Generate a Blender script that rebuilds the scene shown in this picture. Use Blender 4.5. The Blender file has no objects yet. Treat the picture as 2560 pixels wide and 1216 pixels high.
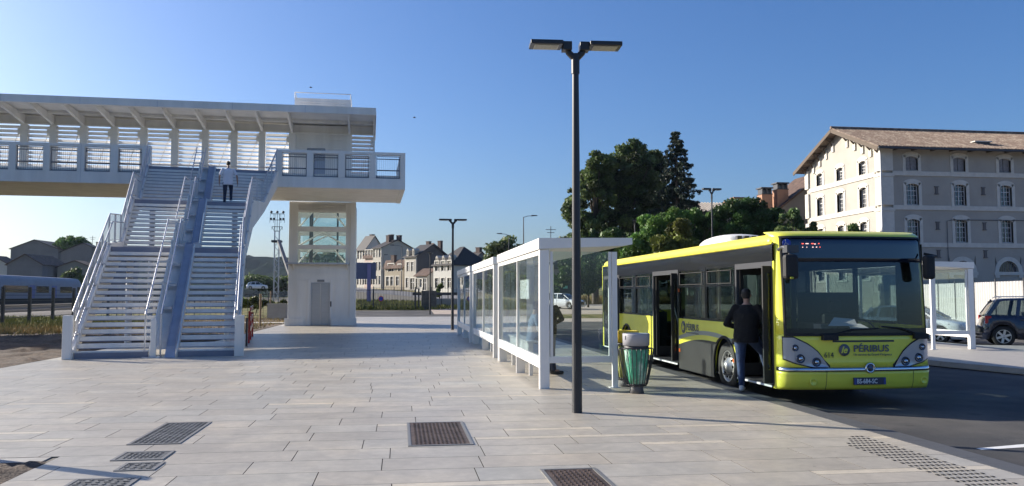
import bpy, bmesh, math, random
from mathutils import Vector, Matrix
import numpy as np
random.seed(7)
SC = bpy.context.scene
COL = SC.collection
R = math.radians
# ------------------------------------------------------------------ camera
F = 2050.0; CX = 1280.0; CY = 608.0; EYE = 1.7
TH = math.atan(130 / F); YA = math.atan(280 / F)
cam = bpy.data.objects.new('camera', bpy.data.cameras.new('camera'))
COL.objects.link(cam)
cam.location = (0, 0, EYE)
cam.rotation_euler = (math.pi / 2 + TH, 0, -YA)
cam.data.sensor_width = 36.0
cam.data.lens = 36.0 * F / 2560.0
cam.data.clip_end = 6000
cam.data.clip_start = 0.1
SC.camera = cam
# ------------------------------------------------------------------ daylight
SUN_EL = R(22); SUN_AZ = math.atan2(0.512, -0.859)          # direction towards the sun
world = bpy.data.worlds.new("World"); SC.world = world
world.use_nodes = True
wn = world.node_tree
bg = wn.nodes['Background']
sky = wn.nodes.new('ShaderNodeTexSky'); sky.sky_type = 'NISHITA'
sky.sun_disc = False
sky.sun_elevation = SUN_EL
sky.sun_rotation = math.pi / 2 - SUN_AZ
sky.altitude = 100; sky.air_density = 1.0; sky.dust_density = 2.3; sky.ozone_density = 6.0
hs = wn.nodes.new('ShaderNodeHueSaturation'); hs.inputs['Saturation'].default_value = 1.12; hs.inputs['Hue'].default_value = 0.507
wn.links.new(sky.outputs[0], hs.inputs['Color']); wn.links.new(hs.outputs[0], bg.inputs[0])
bg.inputs[1].default_value = 0.082
sun = bpy.data.objects.new('sun', bpy.data.lights.new('sun', 'SUN'))
COL.objects.link(sun)
sun.data.energy = 4.6; sun.data.angle = R(0.53); sun.data.color = (1.0, 0.91, 0.78)
sd = Vector((math.cos(SUN_AZ) * math.cos(SUN_EL), math.sin(SUN_AZ) * math.cos(SUN_EL), math.sin(SUN_EL)))
sun.rotation_euler = sd.to_track_quat('Z', 'Y').to_euler()
sun.location = sd * 60
SC.view_settings.view_transform = 'Standard'
SC.view_settings.look = 'None'
SC.view_settings.exposure = 1.03
SC.view_settings.gamma = 1.0
SC.cycles.max_bounces = 8
SC.cycles.transparent_max_bounces = 16
SC.cycles.caustics_reflective = False
SC.cycles.caustics_refractive = False
SC.cycles.sample_clamp_indirect = 6.0
# ------------------------------------------------------------------ pixel helpers (pixels of the photograph -> metres)
_fw = Vector((math.sin(YA) * math.cos(TH), math.cos(YA) * math.cos(TH), math.sin(TH)))
_rt = Vector((math.cos(YA), -math.sin(YA), 0))
_up = Vector((-math.sin(YA) * math.sin(TH), -math.cos(YA) * math.sin(TH), math.cos(TH)))
def ray(px, py): return _fw + _rt * ((px - CX) / F) + _up * ((CY - py) / F)
def G(px, py, z=0.0):
    r = ray(px, py); t = (z - EYE) / r.z
    return r.x * t, r.y * t
def atY(px, py, Y):
    r = ray(px, py); t = Y / r.y
    return r.x * t, EYE + r.z * t
def atX(px, py, X):
    r = ray(px, py); t = X / r.x
    return r.y * t, EYE + r.z * t
def atD(px, py, d):                     # point at distance d along the level camera axis
    r = ray(px, py); k = r.x * math.sin(YA) + r.y * math.cos(YA); t = d / k
    return Vector((r.x * t, r.y * t, EYE + r.z * t))
def H(x, y):                            # gentle rise of the land behind the square
    h = 0.0
    pts = [(-1e9, 0), (72, 0), (85, .35), (110, .8), (150, 1.9), (190, 3.2), (260, 4.0), (1e9, 4.0)]
    for (a, ha), (b, hb) in zip(pts, pts[1:]):
        if a <= y <= b: h = ha + (hb - ha) * (y - a) / (b - a)
    k = min(1, max(0, (x + 22) / 12.0))
    return h * k
# ------------------------------------------------------------------ materials
MATS = {}
def mat(name, col, rough=0.5, metal=0.0, var=0.0, vscale=3.0, bump=0.0, bscale=20.0, spec=0.5, col2=None, c2scale=1.0,
        c2lo=0.45, c2hi=0.6, coat=0.0, emit=None, estr=1.0, attr=None, stretch=None):
    if name in MATS: return MATS[name]
    m = bpy.data.materials.new(name); m.use_nodes = True
    nt = m.node_tree; b = nt.nodes['Principled BSDF']
    b.inputs['Roughness'].default_value = rough
    b.inputs['Metallic'].default_value = metal
    b.inputs['Specular IOR Level'].default_value = spec
    b.inputs['Coat Weight'].default_value = coat
    b.inputs['Coat Roughness'].default_value = 0.05
    b.inputs['Base Color'].default_value = (*col, 1)
    if emit:
        b.inputs['Emission Color'].default_value = (*emit, 1); b.inputs['Emission Strength'].default_value = estr
    tc = nt.nodes.new('ShaderNodeTexCoord')
    src = tc.outputs['Object']
    if stretch:
        mp = nt.nodes.new('ShaderNodeMapping'); mp.inputs['Scale'].default_value = stretch
        nt.links.new(src, mp.inputs[0]); src = mp.outputs[0]
    out = None
    if col2:
        n = nt.nodes.new('ShaderNodeTexNoise'); n.inputs['Scale'].default_value = c2scale; n.inputs['Detail'].default_value = 6
        n.inputs['Roughness'].default_value = 0.65
        nt.links.new(src, n.inputs['Vector'])
        rp = nt.nodes.new('ShaderNodeValToRGB')
        rp.color_ramp.elements[0].position = c2lo; rp.color_ramp.elements[0].color = (*col, 1)
        rp.color_ramp.elements[1].position = c2hi; rp.color_ramp.elements[1].color = (*col2, 1)
        nt.links.new(n.outputs[0], rp.inputs[0]); out = rp.outputs[0]
    if attr:
        a = nt.nodes.new('ShaderNodeAttribute'); a.attribute_name = attr
        mx = nt.nodes.new('ShaderNodeMix'); mx.data_type = 'RGBA'; mx.blend_type = 'MULTIPLY'; mx.inputs[0].default_value = 1
        if out: nt.links.new(out, mx.inputs[6])
        else: mx.inputs[6].default_value = (*col, 1)
        nt.links.new(a.outputs['Color'], mx.inputs[7]); out = mx.outputs[2]
    if var:
        n = nt.nodes.new('ShaderNodeTexNoise'); n.inputs['Scale'].default_value = vscale; n.inputs['Detail'].default_value = 8
        n.inputs['Roughness'].default_value = 0.6
        nt.links.new(src, n.inputs['Vector'])
        mr = nt.nodes.new('ShaderNodeMapRange'); mr.inputs[1].default_value = 0.3; mr.inputs[2].default_value = 0.7
        mr.inputs[3].default_value = 1 - var; mr.inputs[4].default_value = 1 + var
        nt.links.new(n.outputs[0], mr.inputs[0])
        mx = nt.nodes.new('ShaderNodeVectorMath'); mx.operation = 'SCALE'
        if out: nt.links.new(out, mx.inputs[0])
        else: mx.inputs[0].default_value = col
        nt.links.new(mr.outputs[0], mx.inputs['Scale']); out = mx.outputs[0]
    if out: nt.links.new(out, b.inputs['Base Color'])
    if bump:
        n = nt.nodes.new('ShaderNodeTexNoise'); n.inputs['Scale'].default_value = bscale; n.inputs['Detail'].default_value = 6
        nt.links.new(src, n.inputs['Vector'])
        bp = nt.nodes.new('ShaderNodeBump'); bp.inputs['Strength'].default_value = bump; bp.inputs['Distance'].default_value = 0.02
        nt.links.new(n.outputs[0], bp.inputs['Height']); nt.links.new(bp.outputs[0], b.inputs['Normal'])
    MATS[name] = m
    return m
def glass(name, tint=(.9, .95, .93), rough=0.0, ior=1.5, gloss=(1, 1, 1), dirt=0.0):
    if name in MATS: return MATS[name]
    m = bpy.data.materials.new(name); m.use_nodes = True
    nt = m.node_tree; nt.nodes.remove(nt.nodes['Principled BSDF'])
    out = nt.nodes['Material Output']
    t = nt.nodes.new('ShaderNodeBsdfTransparent'); t.inputs[0].default_value = (*tint, 1)
    g = nt.nodes.new('ShaderNodeBsdfGlossy'); g.inputs['Roughness'].default_value = rough; g.inputs[0].default_value = (*gloss, 1)
    fr = nt.nodes.new('ShaderNodeFresnel')
    ge = nt.nodes.new('ShaderNodeNewGeometry'); mi_ = nt.nodes.new('ShaderNodeMapRange'); mi_.inputs[3].default_value = ior; mi_.inputs[4].default_value = 1 / ior
    nt.links.new(ge.outputs['Backfacing'], mi_.inputs[0]); nt.links.new(mi_.outputs[0], fr.inputs[0])
    mx = nt.nodes.new('ShaderNodeMixShader')
    nt.links.new(fr.outputs[0], mx.inputs[0]); nt.links.new(t.outputs[0], mx.inputs[1]); nt.links.new(g.outputs[0], mx.inputs[2])
    last = mx.outputs[0]
    if dirt:
        d = nt.nodes.new('ShaderNodeBsdfDiffuse'); d.inputs[0].default_value = (.7, .72, .72, 1)
        m2 = nt.nodes.new('ShaderNodeMixShader')
        n = nt.nodes.new('ShaderNodeTexNoise'); n.inputs['Scale'].default_value = 2.0; n.inputs['Detail'].default_value = 8
        mr = nt.nodes.new('ShaderNodeMapRange'); mr.inputs[1].default_value = .35; mr.inputs[2].default_value = .75
        mr.inputs[3].default_value = dirt * .4; mr.inputs[4].default_value = dirt * 1.6
        nt.links.new(n.outputs[0], mr.inputs[0]); nt.links.new(mr.outputs[0], m2.inputs[0])
        nt.links.new(last, m2.inputs[1]); nt.links.new(d.outputs[0], m2.inputs[2]); last = m2.outputs[0]
    nt.links.new(last, out.inputs[0])
    MATS[name] = m
    return m
# ------------------------------------------------------------------ mesh builder
class MB:
    def __init__(s): s.v = []; s.f = []; s.m = []; s.s = []; s.c = []
    def add(s, vs, fs, mi=0, smooth=False, col=None):
        o = len(s.v); s.v.extend([tuple(v) for v in vs])
        for f in fs:
            s.f.append([i + o for i in f]); s.m.append(mi); s.s.append(smooth); s.c.append(col)
        return s
    def box(s, x0, x1, y0, y1, z0, z1, mi=0, col=None):
        if x0 > x1: x0, x1 = x1, x0
        if y0 > y1: y0, y1 = y1, y0
        if z0 > z1: z0, z1 = z1, z0
        vs = [(x0, y0, z0), (x1, y0, z0), (x1, y1, z0), (x0, y1, z0), (x0, y0, z1), (x1, y0, z1), (x1, y1, z1), (x0, y1, z1)]
        return s.add(vs, [(0, 3, 2, 1), (4, 5, 6, 7), (0, 1, 5, 4), (1, 2, 6, 5), (2, 3, 7, 6), (3, 0, 4, 7)], mi, False, col)
    def beam(s, p0, p1, w, h, mi=0, up=(0, 0, 1)):
        p0 = Vector(p0); p1 = Vector(p1); d = (p1 - p0).normalized(); u = Vector(up)
        if abs(d.dot(u)) > .99: u = Vector((1, 0, 0))
        a = d.cross(u).normalized() * (w / 2); b = a.cross(d).normalized() * (h / 2)
        vs = [p0 - a - b, p0 + a - b, p0 + a + b, p0 - a + b, p1 - a - b, p1 + a - b, p1 + a + b, p1 - a + b]
        return s.add(vs, [(0, 3, 2, 1), (4, 5, 6, 7), (0, 1, 5, 4), (1, 2, 6, 5), (2, 3, 7, 6), (3, 0, 4, 7)], mi)
    def tube(s, pts, r, n=8, mi=0, caps=True, smooth=True):
        pts = [Vector(p) for p in pts]; rs = r if isinstance(r, (list, tuple)) else [r] * len(pts)
        rings = []; prev = None
        for i, p in enumerate(pts):
            d = (pts[min(i + 1, len(pts) - 1)] - pts[max(i - 1, 0)]).normalized()
            if prev is None:
                a = d.orthogonal().normalized()
            else:
                a = (prev - d * prev.dot(d)).normalized()
            prev = a; b = d.cross(a)
            rings.append([p + (a * math.cos(2 * math.pi * k / n) + b * math.sin(2 * math.pi * k / n)) * rs[i] for k in range(n)])
        vs = [v for rg in rings for v in rg]; fs = []
        for i in range(len(pts) - 1):
            for k in range(n):
                fs.append((i * n + k, i * n + (k + 1) % n, (i + 1) * n + (k + 1) % n, (i + 1) * n + k))
        s.add(vs, fs, mi, smooth)
        if caps:
            s.add(rings[0][::-1], [tuple(range(n))], mi); s.add(rings[-1], [tuple(range(n))], mi)
        return s
    def lathe(s, prof, n=24, c=(0, 0, 0), axis='z', mi=0, smooth=True):
        vs = []
        for (r, h) in prof:
            for k in range(n):
                a = 2 * math.pi * k / n; x = r * math.cos(a); y = r * math.sin(a)
                if axis == 'z': p = (x, y, h)
                elif axis == 'x': p = (h, x, y)
                else: p = (x, h, y)
                vs.append((p[0] + c[0], p[1] + c[1], p[2] + c[2]))
        fs = []
        for i in range(len(prof) - 1):
            for k in range(n):
                fs.append((i * n + k, i * n + (k + 1) % n, (i + 1) * n + (k + 1) % n, (i + 1) * n + k))
        return s.add(vs, fs, mi, smooth)
    def prism(s, pts, axis, a, b, mi=0, smooth=False):
        # pts: 2-D outline; axis x -> (y,z), axis y -> (x,z), axis z -> (x,y)
        def P(p, t):
            return (t, p[0], p[1]) if axis == 'x' else (p[0], t, p[1]) if axis == 'y' else (p[0], p[1], t)
        n = len(pts); vs = [P(p, a) for p in pts] + [P(p, b) for p in pts]
        s.add(vs, [(k, (k + 1) % n, n + (k + 1) % n, n + k) for k in range(n)], mi, smooth)
        s.add(vs, [tuple(range(n))[::-1], tuple(range(n, 2 * n))], mi)
        return s
    def quad(s, a, b, c, d, mi=0, col=None): return s.add([a, b, c, d], [(0, 1, 2, 3)], mi, False, col)
    def ball(s, c, r, mi=0, n=10, m=7):
        rx, ry, rz = (r, r, r) if not isinstance(r, (tuple, list)) else r
        vs = []; fs = []
        for i in range(m + 1):
            t = math.pi * i / m
            for k in range(n):
                a = 2 * math.pi * k / n
                vs.append((c[0] + rx * math.sin(t) * math.cos(a), c[1] + ry * math.sin(t) * math.sin(a), c[2] + rz * math.cos(t)))
        for i in range(m):
            for k in range(n):
                fs.append((i * n + k, i * n + (k + 1) % n, (i + 1) * n + (k + 1) % n, (i + 1) * n + k))
        return s.add(vs, fs, mi, True)
    def grid(s, fn, nu, nv, mi=0, smooth=True, flip=False):
        vs = [fn(i / nu, j / nv) for j in range(nv + 1) for i in range(nu + 1)]
        fs = []
        for j in range(nv):
            for i in range(nu):
                a = j * (nu + 1) + i
                q = (a, a + 1, a + nu + 2, a + nu + 1)
                fs.append(q[::-1] if flip else q)
        return s.add(vs, fs, mi, smooth)
    def build(s, name, mats, parent=None, bevel=0.0, merge=False, fix=False, solid=0.0):
        me = bpy.data.meshes.new(name)
        me.from_pydata(s.v, [], s.f)
        if not isinstance(mats, (list, tuple)): mats = [mats]
        for m in mats: me.materials.append(m)
        me.polygons.foreach_set('material_index', s.m)
        me.polygons.foreach_set('use_smooth', s.s)
        if any(c is not None for c in s.c):
            at = me.color_attributes.new('tint', 'FLOAT_COLOR', 'CORNER')
            buf = []
            for f, c in zip(s.f, s.c):
                c = c or (1, 1, 1)
                buf.extend([c[0], c[1], c[2], 1.0] * len(f))
            at.data.foreach_set('color', buf)
        if merge or fix:
            bm = bmesh.new(); bm.from_mesh(me)
            if merge: bmesh.ops.remove_doubles(bm, verts=bm.verts, dist=1e-4)
            if fix: bmesh.ops.recalc_face_normals(bm, faces=bm.faces)
            bm.to_mesh(me); bm.free()
        me.update()
        o = bpy.data.objects.new(name, me); COL.objects.link(o)
        if parent: o.parent = parent
        if bevel:
            b = o.modifiers.new('bevel', 'BEVEL'); b.width = bevel; b.segments = 2; b.limit_method = 'ANGLE'; b.harden_normals = False
        if solid:
            b = o.modifiers.new('solid', 'SOLIDIFY'); b.thickness = solid; b.offset = -1
        return o
def tag(o, label=None, cat=None, group=None, kind=None):
    if label: o['label'] = label
    if cat: o['category'] = cat
    if group: o['group'] = group
    if kind: o['kind'] = kind
    return o
def thing(name, loc, rz, label, cat, group=None):
    o = bpy.data.objects.new(name, None); COL.objects.link(o)
    o.location = loc; o.rotation_euler = (0, 0, rz); o.empty_display_size = .2
    return tag(o, label, cat, group)
def struct(name, mb, m, **k):
    return tag(mb.build(name, m, **k), None, None, None, 'structure')
def kids(o): return [c for c in bpy.data.objects if c.parent == o]
def copy_tree(o, parent=None):
    c = o.copy(); COL.objects.link(c); c.parent = parent
    for ch in kids(o): copy_tree(ch, c)
    return c
def clone(o, loc, rz=None, label=None, group=None):
    c = copy_tree(o); c.location = loc
    if rz is not None: c.rotation_euler = (0, 0, rz)
    if label: c['label'] = label
    if group: c['group'] = group
    return c
def text(s, size, parent, loc, rot, m, name='lettering', ext=0.002, align='LEFT', bold=0.0, sx=1.0, shear=0.0):
    cu = bpy.data.curves.new(name, 'FONT'); cu.body = s; cu.size = size; cu.extrude = ext; cu.align_x = align
    cu.offset = bold; cu.shear = shear; cu.resolution_u = 3
    t = bpy.data.objects.new(name, cu); COL.objects.link(t)
    dg = bpy.context.evaluated_depsgraph_get()
    me = bpy.data.meshes.new_from_object(t.evaluated_get(dg))
    bpy.data.objects.remove(t); bpy.data.curves.remove(cu)
    me.materials.clear(); me.materials.append(m)
    o = bpy.data.objects.new(name, me); COL.objects.link(o); o.parent = parent
    o.location = loc; o.rotation_euler = rot; o.scale = (sx, 1, 1)
    return o
# ================================================================== setting: ground, paving, road
white = mat('white_coated_steel', (.78, .77, .73), .42, var=.05, vscale=1.3)
m_joint = mat('joint_sand', (.13, .12, .10), .9)
m_slab = mat('granite_slab', (.41, .376, .318), .42, var=.10, vscale=9, bump=.12, bscale=90, attr='tint', col2=(.51, .455, .365), c2scale=.5, c2lo=.5, c2hi=.66)
m_asph = mat('asphalt', (.062, .062, .064), .85, var=.3, vscale=60, bump=.5, bscale=160, col2=(.105, .10, .095), c2scale=.4, spec=.3)
m_lot = mat('pale_gravel_lot', (.40, .33, .27), .9, var=.12, vscale=.6, bump=.2, bscale=20)
m_grass = mat('dry_grass', (.09, .10, .035), .95, spec=0.1, var=.35, vscale=1.5, col2=(.26, .21, .10), c2scale=.5, bump=.7, bscale=12)
m_soil = mat('soil', (.07, .05, .038), .95, var=.45, vscale=9, bump=1.0, bscale=30, col2=(.10, .072, .052), c2scale=2.0)
m_kerb = mat('dark_kerb_stone', (.085, .087, .09), .6, var=.1, vscale=10, bump=.2, bscale=80)
m_conc = mat('concrete', (.33, .32, .30), .85, var=.12, vscale=2, bump=.2, bscale=40)

g = MB()                                         # one sheet to the horizon
xs = [-3500, -1500, -700, -300, -150, -90, -60, -40, -22, -16, -10, 0, 10, 20, 35, 60, 90, 150, 300, 700, 1500, 3500]
ys = [-600, -100, -20, 0, 20, 40, 55, 60, 66, 72, 78, 85, 97, 110, 130, 150, 170, 190, 225, 260, 400, 800, 2000, 5200]
def gz(x, y):
    z = H(x, y)
    if -100 < y <= 60 and -16 <= x < 70: z -= .35
    return z - .03
vs = [(x, y, gz(x, y)) for y in ys for x in xs]
nx = len(xs)
g.add(vs, [(j * nx + i, j * nx + i + 1, (j + 1) * nx + i + 1, (j + 1) * nx + i) for j in range(len(ys) - 1) for i in range(nx - 1)])
struct('ground', g, m_grass)

def in_pave(x, y):
    if y < 9.35: return -3.55 < x < 5.83
    if y < 30: return -9.2 < x < 5.83
    return -6.7 < x < 5.83
base = MB()
for (x0, x1, y0, y1) in ((-3.6, 5.85, -6, 9.33), (-9.25, 5.85, 9.33, 30), (-6.75, 5.85, 30, 66)):
    base.box(x0, x1, y0, y1, -.2, -.012)
struct('pavement_bed', base, m_joint)
pv = MB(); rnd = random.Random(3)
def slab(x0, x1, y0, y1, pale=False):
    t = rnd.gauss(1, .035); w = rnd.gauss(0, .01)
    c = (1.32, 1.28, 1.2) if pale else (t + w, t, t - w)
    jx = .0045; jy = .004
    z = 0
    vs = [(x0 + jx, y0 + jy, z), (x1 - jx, y0 + jy, z), (x1 - jx, y1 - jy, z), (x0 + jx, y1 - jy, z)]
    lo = [(a, b, -.012) for a, b, _ in vs]
    pv.add(vs, [(0, 1, 2, 3)], 0, False, c); pv.add(vs + lo, [(0, 4, 5, 1), (1, 5, 6, 2), (2, 6, 7, 3), (3, 7, 4, 0)], 1, False, c)
ROW = .578; row = 0; y = -5.9 + .21
while y < 65.4:
    lim0 = -3.55 if y + ROW <= 9.35 else (-9.2 if y < 30 else -6.7)
    lim1 = 5.83
    x = lim0 - rnd.uniform(0, 1.0); run = 0
    while x < lim1:
        L = rnd.choice([.85, 1.0, 1.15, 1.3, 1.5]); a = max(x, lim0); b = min(x + L, lim1)
        if b - a > .05:
            if run == 0 and rnd.random() < .10: run = rnd.choice([1, 2])
            if run > 0 and L >= 1.0:
                slab(a, b, y + ROW - .17, y + ROW, True); slab(a, b, y, y + ROW - .17); run -= 1
            else: slab(a, b, y, y + ROW)
        x += L
    y += ROW; row += 1
struct('pavement', pv, [m_slab, m_joint])
k = MB(); y = -6
while y < 66:
    k.box(5.84, 6.15, y + .003, y + .997, -.2, .0); y += 1.0
struct('kerb', k, m_kerb)
rd = MB()
rd.grid(lambda u, v: (6.1 + u * 60, -6 + v * 78, -.15), 10, 13)
rd.add([(-6.7, 66, 0), (13, 66, 0), (13, 72, 0), (-6.7, 72, 0), (-6.7, 80, H(0, 80)), (13, 80, H(0, 80))], [(0, 1, 2, 3), (3, 2, 5, 4)])
struct('road', rd, m_asph)
# far side of the square: sunlit gravel lot rising gently
lot = MB()
def zl(x, y): return max(-.146, H(x, y) + .02) if y > 72 else -.146
lot.grid(lambda u, v: (3 + u * 40, 56 + v * 42, zl(3 + u * 40, 56 + v * 42)), 8, 30)
struct('gravel_lot', lot, m_lot)
yd = MB(); yd.box(33, 150, 5, 74, -.4, -.13); yd.box(33, 150, 74.001, 110, -.4, -.131) if False else None; struct('unseen_bounce_gravel', yd, m_lot)  # unseen pale sheet added to bounce sunlight onto the barracks front
isl = MB()
isl.prism([(14.9, 15.0), (13.9, 19.5), (13.55, 24), (13.5, 44), (19.4, 44), (19.4, 25.8), (24, 24.0), (42, 18), (42, 8), (17.5, 8)][::-1], 'z', -.2, 0)
struct('island_pavement', isl, mat('island_slab', (.36, .34, .31), .6, var=.1, vscale=3))
ik = MB()
for a, b in zip([(17.5, 8), (14.9, 15.0), (13.9, 19.5), (13.55, 24)], [(14.9, 15.0), (13.9, 19.5), (13.55, 24), (13.5, 44)]):
    ik.beam((a[0] - .08, a[1], -.06), (b[0] - .08, b[1], -.06), .16, .13)
struct('island_kerb', ik, m_conc)
mk = MB()
a = G(2447, 1124, -.15); b = G(2700, 1105, -.15)
mk.quad((a[0], a[1] - .05, -.146), (b[0], b[1] - .12, -.146), (b[0], b[1] + .12, -.146), (a[0], a[1] + .05, -.146))
struct('road_marking', mk, mat('road_paint', (.72, .72, .70), .6, var=.1, vscale=20))
# tactile studs along the kerb
td = MB()
for i in range(70):
    yy = 4.5 + i * .092 * 1.5
    if yy > 9.35: break
    for j in range(9):
        xx = 5.05 + j * .058 - .0
        y2 = yy + .0
        if (9.35 - yy) < (j < 7) * (7 - j) * .08 - .1: continue
        td.box(xx - .012, xx + .016, y2 - .018, y2 + .018, .001, .007)
struct('tactile_strip', td, mat('dark_stud', (.03, .03, .03), .6))
# bare soil plots
def rough_sheet(x0, x1, y0, y1, z, amp, step, seed, xe=None):
    r = random.Random(seed); nx = int((x1 - x0) / step); ny = int((y1 - y0) / step)
    hs = [[r.gauss(0, 1) for _ in range(nx + 1)] for _ in range(ny + 1)]
    m = MB(); vs = []
    for j in range(ny + 1):
        for i in range(nx + 1):
            e = 0 if i in (0, nx) or j in (0, ny) else 1
            h = hs[j][i] * amp * e + z + math.sin(i * .37 + seed) * math.cos(j * .29) * amp * 1.2 * e
            vs.append((x0 + (x1 - x0) * i / nx, y0 + (y1 - y0) * j / ny, h))
    m.add(vs, [(j * (nx + 1) + i, j * (nx + 1) + i + 1, (j + 1) * (nx + 1) + i + 1, (j + 1) * (nx + 1) + i) for j in range(ny) for i in range(nx)], 0, True)
    return m
struct('soil', rough_sheet(-24, -9.23, 12, 44, .0, .035, .28, 1), m_soil)
struct('soil', rough_sheet(-9.0, -3.552, 4.5, 9.07, .0, .02, .12, 2), m_soil)
struct('soil', rough_sheet(-16, -6.76, 32, 62, .0, .03, .4, 5), m_soil)
e = MB(); e.box(-9.25, -3.62, 9.05, 9.33, -.2, -.002); struct('kerb_edge', e, m_conc)
e = MB(); e.box(-16, -6.8, 49.5, 51.0, .03, .075); struct('path', e, m_conc)
# grass tufts: too many to count
def tufts(name, n, fn, h, m, seed, lab):
    r = random.Random(seed); t = MB()
    for _ in range(n):
        x, y, z = fn(r)
        for _k in range(3):
            a = r.uniform(0, 6.28); w = r.uniform(.012, .03) * h * 6; hh = h * r.uniform(.4, 1.3); dx = r.gauss(0, .3) * hh; dy = r.gauss(0, .3) * hh
            c = r.choice([(1, 1, 1), (.7, .8, .6), (1.4, 1.15, .8), (1.2, 1.1, .9)])
            t.add([(x - math.cos(a) * w, y - math.sin(a) * w, z), (x + math.cos(a) * w, y + math.sin(a) * w, z), (x + dx, y + dy, z + hh)], [(0, 1, 2)], 0, False, c)
    return tag(t.build(name, m), lab, 'grass', None, 'stuff')
m_tuft = mat('grass_blades', (.15, .17, .055), .9, attr='tint')
m_tuft2 = mat('straw_blades', (.30, .24, .11), .9, attr='tint')
tufts('grass', 9000, lambda r: (r.uniform(-46, -15), r.uniform(42, 62), .0), .3, m_tuft, 11, 'rough green grass behind the dark wire fence by the railway')
tufts('grass', 6000, lambda r: (r.uniform(-24, -12), r.uniform(38, 47), .0), .22, m_tuft2, 12, 'dry straw coloured grass in front of the wire fence')
tufts('grass', 9000, lambda r: (lambda x, y: (x, y, H(x, y)))(r.uniform(-9, 13), r.uniform(81, 112)), .4, m_tuft, 13, 'green and dry grass on the bank behind the black gate')
tufts('grass', 3500, lambda r: (r.uniform(-16, -6.9), r.uniform(36, 62), .02), .12, m_tuft2, 14, 'sparse dry grass on the soil beside the lift tower')
tufts('grass', 5000, lambda r: (lambda x, y: (x, y, H(x, y)))(r.uniform(16, 46), r.uniform(97, 104)), .9, m_tuft2, 15, 'tall dry grass strip along the far edge of the gravel lot')
stp = [atD(880, 728, 112), atD(1140, 752, 100), atD(1260, 768, 95), atD(1260, 748, 128), atD(1140, 739, 138), atD(880, 719, 158)]
sm_ = MB(); sm_.add([tuple(p) for p in stp] + [(p.x, p.y, p.z - 3) for p in stp], [(0, 1, 2, 3, 4, 5)] + [(i, i + 6, (i + 1) % 6 + 6, (i + 1) % 6) for i in range(6)]); struct('street', sm_, mat('pale_street', (.20, .195, .19), .8, var=.1, vscale=.5))
# railway ballast and rails, at the left
b = MB(); b.prism([(-72, -.02), (-70, .18), (-30, .18), (-28, -.02)], 'y', 20, 420); struct('ballast', b, mat('ballast', (.12, .105, .09), .95, var=.4, vscale=20, bump=.8, bscale=30))
r_ = MB()
for x in (-61.5, -60.07, -52, -50.57, -44, -42.57, -36, -34.57):
    r_.box(x - .04, x + .04, 20, 420, .18, .34)
struct('rails', r_, mat('rail_steel', (.35, .30, .26), .35, .8))
# wooded hills on the horizon
def hill(name, x0, x1, y, top, seed, m):
    r = random.Random(seed); hb = MB(); n = 90; rows = 10
    ph = [r.uniform(0, 6) for _ in range(6)]
    vs = []
    for j in range(rows + 1):
        for i in range(n + 1):
            u = i / n; v = j / rows
            env = math.sin(math.pi * min(1, max(0, u))) ** .5
            h = top * env * (1 + .10 * math.sin(u * 7 + ph[0]) + .05 * math.sin(u * 17 + ph[1]) + .03 * math.sin(u * 41 + ph[2]))
            z = h * math.sin(v * math.pi / 2) + (r.gauss(0, 1.4) if j > 0 else -2)
            vs.append((x0 + (x1 - x0) * u, y + v * 260 + r.gauss(0, 6), z))
    hb.add(vs, [(j * (n + 1) + i, j * (n + 1) + i + 1, (j + 1) * (n + 1) + i + 1, (j + 1) * (n + 1) + i) for j in range(rows) for i in range(n)], 0, False)
    return struct(name, hb, m)
m_wood = mat('wooded_hillside', (.016, .024, .015), 1.0, spec=0.0, var=.5, vscale=.05, bump=1, bscale=.2)
hill('hills', -640, 260, 820, 56, 4, m_wood)
hill('hills', -300, 200, 560, 16, 8, m_wood)
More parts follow.
